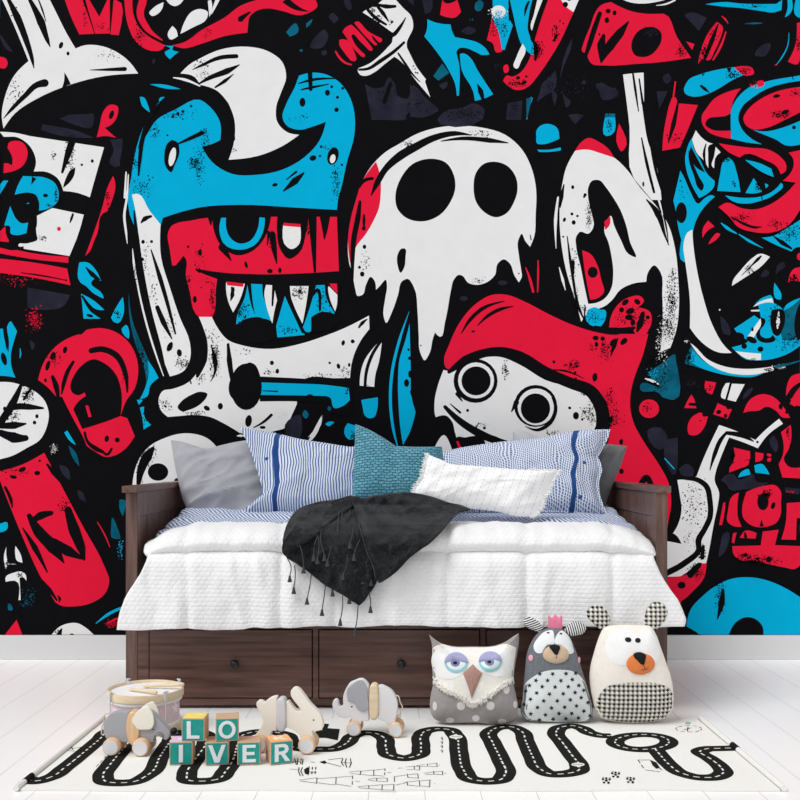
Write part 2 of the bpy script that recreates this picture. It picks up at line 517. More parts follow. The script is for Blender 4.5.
s K 603,340,6 608,370,3
W -5,560c 15,500c 5,570 -60,640c -80,650c
T 60,440 75,450 65,475 50,460
@ 200 400 4
g W 335,60,30,25,50
T 420,40 435,60 425,75 410,60
W 485,65c 475,120 440,165 430,170c 455,120
N 340,100 400,60 410,110 380,180 350,150
@ 0 0 1
W 349,262 348,240 351,218 356,200 363,180 376,161 386,152 400,143.7 415,135 437,128 460,126 482.5,128 505,135 522,150 532,170 536,190 535.5,215 534,237 530,247c 525,241 521.7,234 518,241 518.7,255 521,270 521.7,277 518.7,282.5c 514,275 510,264 503.7,259.5 497.5,264 495,275 487.5,282 475,285 467.5,282.5 462.5,276 458.7,275 453.7,280 451,290 447.5,310 445,322 440,337 437,335c 435,332.5c 432.5,340 430,352 424.5,360.5 420,352 418.7,335 417.5,312 413.7,287 407.5,279 402.5,281 398,295 392,312 386,323 383.7,317 385,300 387,285 386,280 380,286 376,290c 374,280 371,277 366,285 362.5,295 357.5,296 355.5,290 353,277
R 376,162c 380,175 380.7,195 379,208 374,220 366,234 356,247 350,263c 348,240 351,218 356,200 363,180
K 395.5,195 400,180 413,164 430,159 446,163 454,176 455,190 451,201 440,215 424,221.5 406,218 397,208
K 473.5,188 476,173 484,164 494,162 507,166 516,178 517,193 514,202 507,213 496,217.5 485,213 476,202
@ 400 0 4
s K 285,542,3 220,535,16 130,555,22 60,590,26 0,625,28 -60,680,20 -90,730,20 -115,782,4
s K 163,566,3 250,555,12 360,563,16 433,573,3
g K 30,575,30,15,50 330,535,40,14,30
@ 200 200 4
s K 640,8,10 632,70,18 615,160,18 610,240,14 610,315,8
d K 658,188,7,9 638,270,6 649,297,9,10
d K 656,85,6,30 655,115,8,8
g K 660,240,15,40,30
@ 200 0 4
s K 690,715,10 655,725,12 640,750,4
@ 400 200 4
K 5,196 20,195 22,230 15,275 3,292 -10,260 -8,215
s K 520,140,3 524,160,4
g K 315,325,25,14,30
d N 410,332,20,10 255,395,16,10
d K 83,582,3 475,295,3
s R 502,270,3 520,320,10 532,368,8
s R 552,242,4 552,300,7 550,368,4
@ 0 0 1
R 444,362 449,345 460,322 477,303 492,295 507,295 525,302 550,315 575,326 600,333 622,334 648,334c 642,357 635,375 630.5,393 630,408 633.5,423 645,444 659,465 668,482 671,502 668,522 662,560 650,640c 560,640c 575,580 590,530 603,440 604,420 598,402 585,392 560,380 530,362 508,351 490,351 472,358 460,367 452,370 446,368
W 443.5,370c 452,371 463,362 480,358 500,357 520,365 545,380 575,389 590,397 597,410 596,425 585,440 560,452 500,455 470,450 450,430 436,418 434.5,402 438,385
s K 449,372,3 465,361,8 485,353,7 502,352,8 520,357,9 545,372,9 570,383,9 590,391,10 600,405,11 601,440,12
d K 475.5,381,22,22
d W 476,380.5,18,18
d K 476,381,14.6,14.5
s K 457,394,3 462,401,1
d K 535.5,406,21.5,21
d W 536,407,18.5,18.5
d K 535.3,408.5,14.7,15
@ 400 200 4
s K 245,535,3 280,480,12 330,435,13 418,405,3
s K 310,503,3 350,465,11 400,438,12 455,426,2
d K 292,526,7,4 615,648,6 705,667,5 700,690,5 702,715,5 780,708,9,16 782,552,12,9 785,577,6,10
s K 600,680,2 660,684,7 735,715,2
g K 690,660,30,16,90 420,680,14,40,80 740,770,20,15,30
@ 400 400 4
s K 180,28,12 240,85,22 310,130,26 380,160,24 440,168,4
s K 200,15,3 240,50,8
d K 270,42,6 337,112,6 678,32,6 728,78,5 703,63,12,15
s K 500,105,2 550,120,10 600,90,14 622,30,12 610,-10,8
g K 765,60,22,50,120 610,130,30,12,25 740,50,20,20,60 320,100,30,10,30
s K 445,48,3 465,10,18
K 140,70c 185,63 210,90 225,140 260,150c 330,150 340,210 300,230 150,230 140,190c 175,135c
W 213,100c 258,138c 225,150c
W 138,190c 175,140 207,195c 180,230 130,230
s R 230,168,8 245,205,12
s R 262,190,6 300,185,4
@ 590 330 6.667
d K 35,55,20,15,10 42,97,12,16 222,77,16,28,40 28,318,14,26 205,748,12,18,-15 135,600,14,24,20 110,525,8,20
s K 185,55,6 160,105,26 135,180,3
g K 120,470,45,80,160 100,150,40,80,110 140,600,40,40,90 20,120,30,30,20
@ 600 400 4
d K 85,285,9,11 85,165,7,9
s K 160,345,20 185,310,20 205,345,18
g K 60,70,30,40,70
@ 590 330 6.667
d R 392,525,67,62
g K 380,520,40,40,40
@ 0 0 1
W 575,151c 590,148 603,152 614,158 625,168 640,188 655,205 668,225 675,250 678,280 678.5,310 676,330 670,348c 660,352c 662,335 662.5,312 662,295 660,272 654,265.5 648,272 646,282c 632,284 620,290 612,300 605,306 598,309 588,313 581,322c 575,300 567,275 562,250 559.5,225 560,200 562,185 566,168
R 575,151c 580,143.5 588,138.3 600,143 607,148 614,158c 600,153.5 588,150
K 592,181 599,180.5 606,188 613,198 620,210 626,226 630,243 635.5,257.5 628,254 621,241 614,226 610.5,216 605.5,223 604,231 608,242 611.5,258 613,275 610.5,290 604,299 596,303 588,304c 585,290 580,265 576,247 576,237 580,232 588,234 593,228 591,212 588,198 588,188
R 582,250.5c 590,254 597,265 601,280 603.5,293 598,298 590,300c 586,280
R 604,222c 610,216.5c 609,226 605,230c
d K 592.5,272.5,5,5.5
@ 400 200 4
s K 668,145,3 680,240,9 695,340,9 715,480,3
s K 690,250,14 692,300,6
s K 705,380,4 718,440,9 735,478,4
s K 740,430,6 735,480,4
s W 632,-10,7 622,80,12 624,195,2
s W 636,270,3 650,320,10 661,362,2
d K 657,80,6,9,20 687,57,6 694,91,8,9 709,65,5 652,148,4
g K 755,60,12,50,150 700,390,14,60,60 720,440,20,20,40 690,250,20,60,40
@ 400 0 4
d K 690,750,6,8
s K 655,740,4 645,790,14 640,830,4
s K 735,790,6 740,780,10
@ 600 200 4
s K 185,0,4 230,55,22 258,140,8 274,182,3
s K 240,20,4 262,100,6 272,170,2
s W 228,-20,8 242,30,6 250,60,2
g K 285,400,25,70,380 270,510,30,60,420 220,640,40,50,200 290,300,15,30,60
C 0,440c 18,440 15,490 0,508c -40,500 -55,485 -50,440c -20,430
g K -20,470,30,20,60
R 35,510c 45,460 80,410 120,388 160,385 175,402 150,430c 200,450 205,490 185,535c 150,545 130,515c 80,518
s K 170,455,14 158,500,22 148,525,8
d K 100,410,16,10,-40 148,408,14,10,40 85,440,10 120,445,18,12,-20 115,470,16,12 130,490,10,14 190,470,8
g K 110,470,50,40,120 180,480,20,40,50
s K -20,515,20 60,525,24 135,512,10
d K 50,572,16,10,-60 95,566,16,10,-40 10,555,9 15,578,5
s K 60,560,10 45,600,4
T 190,690c 245,655 300,620 302,640c 295,800 250,790c 230,770 160,760 160,740 240,755c
s W 180,715,4 210,725,10 235,738,3
g C 210,700,20,25,60
g W 250,560,25,90,160
g K 240,720,40,60,160
@ 320 0 6.667
N 55,115c 80,88 125,125c 95,160c
N 160,0c 195,0c 212,60c 185,70c
N 0,240 30,205 50,220 35,290 0,280
N 10,350 40,335 45,360 20,370
N 300,560c 360,590 420,580 460,515 500,560 520,640 580,660 620,570 700,650 790,740 700,760 650,740 590,790 420,800 345,800c
s K 470,560,20 430,680,24
s K 640,720,20 590,780,30
g K 450,600,120,60,80 650,720,80,40,80
N 580,0c 625,0c 625,40c
N 680,0c 750,0c 735,80 700,95c
@ 200 0 4
T 345,130c 385,95 395,125 360,148c
T 425,95c 450,78 440,100 425,112c
d T 405,203,7,5
N 440,190 460,150 500,120 510,150 490,190
N 575,0c 600,0c 605,40 585,30
W -5,65c 10,50 20,60c 0,85c
@ 320 0 6.667
s R 105,345,10 130,385,14 170,420,14 208,432,10
R 130,268c 148,262 245,392c 235,408 205,405c 165,355 128,290
R 150,215c 165,190 210,165c 285,240 352,325c 345,340 325,335c 270,280 215,232 210,245c 230,290 300,365c 298,380 275,378c 220,320 175,250c
R 228,155c 240,145 320,210 412,258c 412,278 395,285c 365,255 345,232c 350,255 382,295c 372,305 360,300c 300,240
W 285,85c 310,68 330,80c 330,62 350,48c 372,50c 395,20 420,0c 505,0c 560,60 605,105 620,150 620,190 595,245 580,280 580,320c 595,350 640,440 706,530c 700,545c 735,650c 640,540 520,395 495,380c 430,430 360,485 300,508 268,500 252,468 258,455c 330,425 400,370 480,285c 490,225c 400,160
s K 320,70,16 370,120,20 440,165,12
s K 380,40,16 420,90,22 457,145,6
s K 378,30,10 440,45,24 500,44,16
d K 390,150,10,6,40
s K 572,118,4 535,180,18 485,235,24 470,240,20
s K 560,285,14 500,340,18 400,410,22 320,460,16 262,466,12
s K 522,358,10 570,430,14 620,500,10 668,548,4
g K 480,150,20,15,20 625,470,30,30,20 350,70,20,15,40 380,120,30,20,50
@ 410 0 6.667
R 215,0c 235,22 270,22 290,15 315,0c 340,80c 300,118 240,115 200,100c
C 115,130c 180,155 270,165c 280,210 300,250c 380,265 450,285 500,320 530,365c 480,368 430,345 360,320 325,325 308,352c 330,450 330,560 325,640c 312,640c 300,560 255,465 180,350 95,245c 112,200
C 332,362c 360,358 400,385 450,470 555,630c 490,660 432,674c 420,610 345,470
s K 450,565,6 470,610,30 485,660,18
T 155,510c 185,465 215,425c 260,488c 190,540c
N 195,565c 250,550 235,590 220,595
N 340,210c 390,180 440,205 430,220 350,220
d T 460,40,28,38,20
g T 410,135,16,8,10
C 550,0c 655,0c 660,90 665,130 685,170c 630,335c 610,332c 570,200 555,90
d W 590,78,48,40
g W 590,90,55,40,60
g C 590,95,45,30,60
g K 620,190,30,60,70
R 545,130c 575,180 612,330 615,345c 575,352 550,290 512,270c
g K 560,190,30,50,60
N 0,560c 60,640 180,740 110,780 0,780c
N 240,740 350,720 420,690 500,740 480,800 180,800
N 650,690c 750,670c 740,800c 640,800c
g K 60,700,40,40,60 350,760,120,40,160 700,720,40,50,60
g N 580,450,40,30,30
@ 500 0 6.667
C 65,0c 215,0c 190,120 185,200 200,250 215,372c 150,310 110,200 90,110
s K 190,15,12 172,60,16 164,110,4
s K 60,60,10 62,140,6
W 248,0c 285,0c 250,110 213,207c 205,190 225,100
s K 295,0,16 240,150,18 212,250,16
W 150,293c 170,330 140,410 110,460 93,450 110,380
R 320,0c 400,0c 450,50 490,85c 460,150 420,240 340,380 250,510 200,570 160,595 110,602 60,580 20,540c 45,505 80,512 130,490 165,450 200,385c 225,290c 270,140
C 185,260c 205,270 218,375c 180,330c
W 405,0c 525,0c 490,82c 450,55
d K 435,32,18,18 460,0,12,8
s K 232,290,20 240,340,26 235,400,14
g K 245,330,40,50,200 375,220,25,40,60 110,560,60,30,120 40,460,20,30,60
d K 370,250,10,20,20 360,272,12,8 375,190,8 400,142,6 422,158,6 120,520,14,11 160,552,20,11,-25 175,512,8
R 25,440 45,430 55,480 35,490
C 183,660c 213,648 195,720 182,795c 174,800c
N 280,560c 370,470c 360,600 300,640 245,680c
N 340,600c 370,620 362,710c
N 400,560c 430,640 470,680 445,720 420,640
N 480,260 470,330 430,430 400,520 420,400
N 540,560c 560,535 575,560c
N 640,560 680,570 670,600 645,590
N 735,600c 760,585 790,645c 740,640c
N 455,770c 500,760 560,770c 500,830c
g N 480,580,120,80,60
g K 320,560,60,60,60
T 705,765c 765,765c 765,810c 705,810c
@ 400 0 4
C 545,548c 545,525 560,505 595,497 625,510 637,556c 605,570 575,578 548,575
C 548,600c 595,600 642,591c 643,603c 600,609 555,609c
T 505,395c 528,390c 510,470c 505,480c
@ 0 0 1
R 611,2.3c 600,6 595.5,12 590,27 584,42 582.2,52 586.5,54 588,58.5 591,63.5 605,65.7 635,64.2 665,61.8 691,58c 677,37.5 663.5,14 661,14c 647,14 632,11.7 620,7
@ 500 0 6.667
s K 665,92,24 630,190,30 595,300,28 570,375,18
@ 590 0 6.667
s K 90,240,20 75,300,46 74,418,8
s K 74,415,10 130,310,52 200,220,46 255,147,8
K 275,315 285,260 320,210 380,182 440,188 473,220 475,270 445,330 400,370 350,382 300,370
g N 400,220,50,30,60
d K 120,75,17,16 163,88,13,17 112,136,15,19 62,230,6,8
g K 605,340,30,40,90
W 218,0c 270,18 370,25 440,15 505,0c
s W 440,38,3 500,30,10 565,3,10
N 628,105c 645,92 778,122c 725,208c
R 640,278c 695,295c 680,335c
W 218,500c 285,492 355,487c 358,600 358,680c 343,690c 358,800 385,950 433,1075 475,1335c 410,1335c 330,1240 290,1190 262,850
s K 284,490,10 300,600,14 322,747,5
s K 326,530,8 336,600,10 350,695,14
@ 600 0 4
s K 165,553,4 185,650,10 215,770,8
s K 203,578,10 222,680,10 248,772,6
d K 172,738,4,10
N 0,330 40,350 75,370 60,390 10,400
N 225,368c 270,365c 250,410 235,440c
N 250,310 270,295 285,320 265,335
C 22,460c 58,457c 45,540 25,545
g K 38,500,14,30,60
R 75,495c 95,600 85,607 72,590
T 20,455c 60,455c 60,470c 20,470c
@ 680 0 6.667
R 245,148c 283,180 270,250 230,340 190,405 150,395 118,430c 150,300 200,200
s K 252,165,8 212,270,26 165,390,18
g K 165,350,30,50,160 220,230,40,50,60
s R 304,215,8 270,310,15 220,400,10
s R 275,108,4 300,130,12 320,160,4
C 168,30c 300,15 400,25 640,28c 680,0c 675,68c 620,85 540,75 400,55 280,45
K 480,-8c 560,8 646,24c 610,0c
g K 500,45,80,10,40
C 715,0c 745,0c 745,70 725,100 697,118c 715,60
C 770,0c 800,0c 800,122c 775,110
s C 725,220,3 715,310,6 680,380,8 640,435,3
s T 430,160,4 490,157,12 548,156,4
R 778,155c 800,150c 800,390 785,428 718,412c 765,310
g K 790,290,15,60,60
N 500,370 550,300 600,290 570,370 530,380
g R 640,435,8,6,8
C 25,590c 60,530 140,495 310,455c 360,450 425,500c 340,540 260,590 190,625 120,645 60,640 30,620
s K 140,575,14 165,595,18 195,620,3
K 310,455c 345,450c 325,490c
K 145,495c 165,490c 150,512c
g K 350,500,40,25,80
R 360,450c 420,442 480,455 492,490 440,508c 410,495
g K 430,475,40,25,70
@ 600 0 4
R 248,605c 255,520 300,390 312,415c 390,422c 350,520 318,592c
s R 300,330,6 292,390,6
s K 312,405,6 292,500,16 272,572,4
g K 300,560,30,20,50
@ 0 0 1
R 740.7,88.5c 735,97 731,108 731,139c 720,137 708,132 701.5,122 702,115 706,109 714,99 725,93
K 705,124.5 708,119 718,117 726,116 732,112c 732,130.5c 722,131 711,129.5
C 731,139c 730.5,122 731,110 739,96 750,87 765,82 792,77 801,75.5c 801,81c 785,83.5 768,88.5 752,98 742,107 738,118 741,128 750,138 762,144.5c 746,142.5
R 757,82 763,81 764,85 758,87
g R 755,85,6,3,40
s K 792,76,0.8 793,80,0.8
R 801,87c 773,93 755,103 746,112 743,119 745,124.5 752,129.5 765,128.5 785,120 801,112c
C 753,130.5c 767,131.5 782,128 801,120.5c 801,144.5c 785,145.5 776,140 764,135
@ 680 0 6.667
d K 642,642,24,12,-10 700,748,28,14,-20 
g K 670,765,60,25,120 770,620,30,20,30
@ 680 110 6.667
d K 758,118,13,13
@ 600 0 4
g K 555,580,20,10,20
@ 0 0 1
C 680,171c 684,178 690,192 698,204 705,198 712,195.5 714.5,197c 705,206 697,218 693,230 692,240 691,262c 683,262 681,240c 678,228 676,214 673,201c
d K 681,213,5.5,10.5
W 683,250c 684,240 687,233 692,230c 693,245 697,272 703,298 712,325 725,347 731.5,353c 718,352.5 702,343 689.5,328c 689.5,300 686,270
g K 685,190,6,16,30
@ 680 110 6.667
C 45,258c 70,200 80,188c 90,260 130,330 180,430 228,475c 225,510 180,560 125,590c 90,530 45,420 32,320
K 55,265c 75,330 120,440 155,520 140,540 125,530 90,440 55,330
K 70,245c 60,280c 100,380 165,420c 110,320
W 78,195c 103,138c 140,185 180,215 217,228c 190,240 185,300 187,390c 160,345 110,290
s K 170,230,6 157,300,16 172,378,5
W 235,248c 268,285c 240,310 225,390c 212,380 225,310
C 245,542c 265,430 290,340 320,320 345,340 375,420 400,550c
C 435,554c 490,455c 520,500 545,545c 500,557
C 565,490c 588,503 570,522c
g K 300,330,40,25,80 360,500,12,25,20 520,520,20,30,60
C 298,572c 420,588 540,578 620,540 670,488c 682,500 620,570 520,612 440,627 350,612
s K 540,575,6 545,600,6
R 255,225c 350,240 470,255 580,265 660,310 705,370 700,410 668,432c 640,380 560,335 430,298 395,320c 330,290
C 430,335c 520,355 605,395c 622,450c 560,425 480,375
R 800,270c 720,288c 750,330 752,380 720,440 680,475c 768,487c 700,560 600,630 500,665 400,655 310,620 253,650c 330,720 380,780 480,815 600,820 700,785 800,662c
s K 340,715,6 420,760,16 500,785,14 545,780,3
g K 400,720,90,30,100 620,760,50,30,60
@ 680 220 6.667
R 185,5c 228,45c 180,75 148,122c 150,60
R 185,165c 210,120 250,88 263,95 240,132
s C 270,22,6 310,55,20 372,92,8
s C 390,95,6 460,140,16 552,188,3
C 540,120c 620,108 700,62 800,0c 800,182c 760,190 740,212c 650,175
s K 620,110,6 680,155,26 738,192,12
g K 720,90,70,60,160
W 345,440c 350,410 400,340 500,240 520,228 598,246c 540,310 450,372
s K 538,243,10 515,265,18 480,300,8 410,370,3
g K 460,330,30,30,60
d R 800,245,22,26
R 720,415c 725,380 760,325 800,315c 800,412c 750,405
g K 750,390,30,20,80
d K 760,372,10,12
N 650,300 690,280 700,310 660,340 640,360
N 265,640c 300,670 330,770 290,760 270,700
N 540,380 570,330 595,350 570,380
d W 262,600,5,6
C 628,420c 650,450 675,500 672,530c 648,530
C 490,575c 530,530 600,500c 618,520 622,550c 540,560
W 485,580c 530,546 610,522c 624,555c 545,562
s W 475,605,8 540,603,12 612,595,10
K 470,585c 625,568c 625,590c 470,597c
@ 600 200 4
C 535,515c 615,462c 640,480c 632,540 660,562 700,545 730,500 735,430 800,392c 810,392c 810,575c 740,620 640,642 580,637 540,605 525,590c 590,562 560,545
C 630,420c 690,412 730,440 735,500 700,560 650,565 625,535 640,500
T 690,450c 740,440 800,395c 800,470 770,560 730,560c
K 640,470c 660,480 655,500 640,520 640,540 655,552 680,550 690,540c 700,560 660,572 630,560 622,535 632,500
K 685,440c 730,440 735,500 705,545 690,535c 680,500
s W 713,448,4 710,490,14 708,515,4
g K 710,480,8,30,20
d K 805,480,28,80,8
W 585,552c 640,474c 642,500 625,530 607,562c
d K 605,560,22,12,25 575,585,11 640,597,12,11 550,548,26,18 790,540,10
d K 608,518,5,8
W 540,605c 600,612 642,615c 642,640c 590,637
g K 780,560,30,30,100 740,570,40,30,60 610,640,15,8,20 700,460,40,30,60
@ 680 330 6.667
T 30,225c 40,170 60,130 80,105c 150,200 260,260 400,285 560,290c 480,315 400,315 250,290 130,255
C 60,210c 80,130c 150,205 260,262 400,288 540,295c 480,313 400,313 250,290 130,250
g K 60,180,30,50,140
W 65,88c 90,105 180,195 300,245 430,260 610,245c 622,262 560,285 430,300 280,275 170,215
g W 40,75,14,6,14
g W 660,245,40,14,60
s T 640,245,20 720,228,14 800,205,8
g K 590,265,30,12,50
g N 80,350,50,40,60
R 168,340c 240,350c 215,428c 185,422 165,390
g K 195,390,20,25,25
W 305,355c 330,352c 318,400 300,462c 275,450 280,400
W 345,358c 430,362c 400,420 370,478c 315,465c
N 420,460 460,390 485,385 470,420 440,450
R 28,520c 50,470 75,430c 95,465 108,522c
s K 65,495,16 110,497,18
R 130,550c 150,555c 148,572 185,575c 160,650 110,700 60,697 50,640 80,580
d K 135,605,5
R 250,488c 345,530c 315,592c 220,562c
d K 257,547,18,14,-20 302,572,12,14 320,520,14,8,20
R 420,552c 470,460 540,428 610,440 670,490 700,530 733,585c 680,582 640,540 570,512 530,535 460,542
d K 670,510,14,20 708,548,8,12
R 705,442c 710,380 740,310 805,288c 805,345c 750,380
R 730,492c 760,430 805,372c 805,450 765,512c
@ 600 400 4
W 385,305c 410,240 475,100c 500,108 620,160c 660,120 715,75c 730,95c 670,140 630,193c 560,165 515,150c 500,185 478,240 464,280 457,320 475,370 470,420 455,490 435,600 422,660c 400,650 345,690 310,708 270,706c 240,600 270,560c 310,500 325,440 318,380 308,320c 345,314
s K 300,310,8 345,312,14 385,318,16 424,345,18 438,400,18 438,470,18 415,520,18 393,560,20 393,600,18 340,650,20 265,692,20
s K 506,129,8 480,162,14 458,215,14 438,282,3
s K 505,132,12 550,138,16 590,152,12 612,165,4
d K 628,168,5,5
K 240,520c 275,528 300,538 325,575c 300,570 240,560c
g K 370,420,45,90,200 405,610,14,30,120 350,560,30,40,40
s K 412,585,10 408,630,14
R 240,706c 275,706 340,700 400,655 425,652c 415,710 370,765 320,805 260,810c
d K 325,740,16,14
s K 395,660,16 360,700,20
g K 380,690,30,30,150
N 255,160c 310,150c 290,300 265,260
N 190,120 240,110 270,170 240,200 200,170
N 315,275c 345,255 375,280 370,305c 320,295
s C 258,234,4 295,275,4
g N 230,140,40,40,40
N 680,150 700,150 700,210 690,200
@ 680 440 6.667
R 355,50c 465,75c 465,128c 350,152c 362,100
g K 350,110,12,40,60
R 325,217c 330,180 460,135c 455,160 390,192
R 500,80c 555,90c 545,132 500,148c
R 575,95 605,95 605,108 580,105
R 580,125 605,120 598,145 580,140
C 385,250c 400,220 455,195 467,230c
C 492,170c 550,162 570,185 595,230c 500,217c
N 270,270c 300,235 350,225 385,262 490,230 500,270 590,280c 540,315 420,330 330,332 300,290
N 700,315c 800,325c 790,360 740,355 700,345
g R 740,345,30,8,20
R 440,345c 540,310 640,305 668,340 670,420 668,500 640,550 580,577 480,572 420,520 412,450 425,390
d K 550,412,38,56 618,437,14,24,20
K 515,360c 550,375c 520,400c
K 540,528c 556,577c 527,577c
g K 580,360,35,25,120
R 390,350c 380,450 385,520 410,578c 350,572 315,545 318,470 350,370
R 285,420c 300,413c 295,480 278,567c 258,567c
R 708,420c 810,413c 810,520c 775,520c 770,666c 672,662c 700,560
R 345,707c 535,702c 548,610c 655,597c 630,700c 810,707c 810,820c 760,860 700,850 600,830 480,800 400,800 360,770
g K 500,800,150,30,280 420,770,50,20,60
d K 435,765,14 515,790,14,10 590,795,20
R 395,652c 430,605 508,620c 500,657c
s K 430,620,10 435,645,18
R 350,622c 375,615c 358,690c 342,680c
N 290,620 315,610 300,740 260,780 270,680
R 685,-10c 737,-10c 720,60 690,130 720,175 805,182c 805,256c 680,250c 655,162c 685,90
@ 680 330 6.667
R 670,682c 735,632c 740,720 715,810c 690,810c 685,740
g K 715,680,14,40,40
d N 620,740,14,40
@ 600 400 4
R 760,-5c 800,-5c 800,25c 780,20
@ 0 0 1
C 686,626c 691,608 700,598 715,586 730,579 745,577 762,579 785,588 801,598c 801,645c 708,645c 702,637
@ 600 600 4
K 513,140c 540,90 580,68 620,75 648,105 652,145c 580,190 513,150c
s K 490,-40,10 485,10,22 468,75,4
g K 480,-10,22,60,200
R 265,0c 325,0c 322,12c 270,40c
'''
# ---------------------------------------------------------------- camera, light
cam = bpy.data.cameras.new('camera'); cam.sensor_width = 36; cam.lens = F*36/800; cam.shift_y = (HZ-400)/800
co = bpy.data.objects.new('camera', cam); COL.objects.link(co); co.location = (0, 0, CZ); co.rotation_euler = (R(90), 0, 0)
SC.camera = co
vs = SC.view_settings; vs.view_transform = 'Standard'; vs.look = 'None'; vs.gamma = 1; vs.exposure = EXPO; vs.use_curve_mapping = False
w = bpy.data.worlds.new('sky'); SC.world = w; w.use_nodes = True
bg = w.node_tree.nodes['Background']; bg.inputs[0].default_value = (1, 1, 1, 1); bg.inputs[1].default_value = WORLD
def sun(name, e, ang, az, el, c=(1, 1, 1)):
    s = bpy.data.lights.new(name, 'SUN'); s.energy = e; s.angle = R(ang); s.color = c
    o = bpy.data.objects.new(name, s); COL.objects.link(o)
    # az: where the light comes from, 0 = behind the camera, negative = from the left
    d = Vector((math.sin(R(az))*math.cos(R(el)), -math.cos(R(az))*math.cos(R(el)), math.sin(R(el))))
    o.rotation_euler = d.to_track_quat('Z', 'Y').to_euler(); return o
sun('sun', SUN, 32, -56, 52)
# ---------------------------------------------------------------- setting
fm = mat('white floorboards', (250, 250, 250), .35, spec=.35)
g = NT(fm); o_ = g.obj(); sx = g.n('ShaderNodeSeparateXYZ'); g.l(o_, sx.inputs[0])
fr = g.math('FRACT', g.math('DIVIDE', g.math('ADD', sx.outputs[0], 10.528), .157))
ln = g.math('LESS_THAN', g.math('ABSOLUTE', g.math('SUBTRACT', fr, .5)), .008)
lines = ln
g.l(g.mix(lines, lin((250, 250, 249)), lin((206, 206, 207))), g.b.inputs['Base Color'])
g.bump(g.math('SUBTRACT', 1.0, lines), .2, .002)
MB().box(-4, 4, -.6, 4.75, -.05, 0, 0).build('floor', fm, smooth=False)['kind'] = 'structure'
MB().box(-4, 4, 4.69, 4.79, -.05, 3.3, 0).build('wall_back', mat('wall plaster', (230, 230, 230), .8, (60, .2)), smooth=False)['kind'] = 'structure'
wt = mat('white trim', (218, 218, 219), .5)
MB().box(-4, 4, 4.672, 4.695, 0, .113, .004).build('baseboard_back', wt)['kind'] = 'structure'
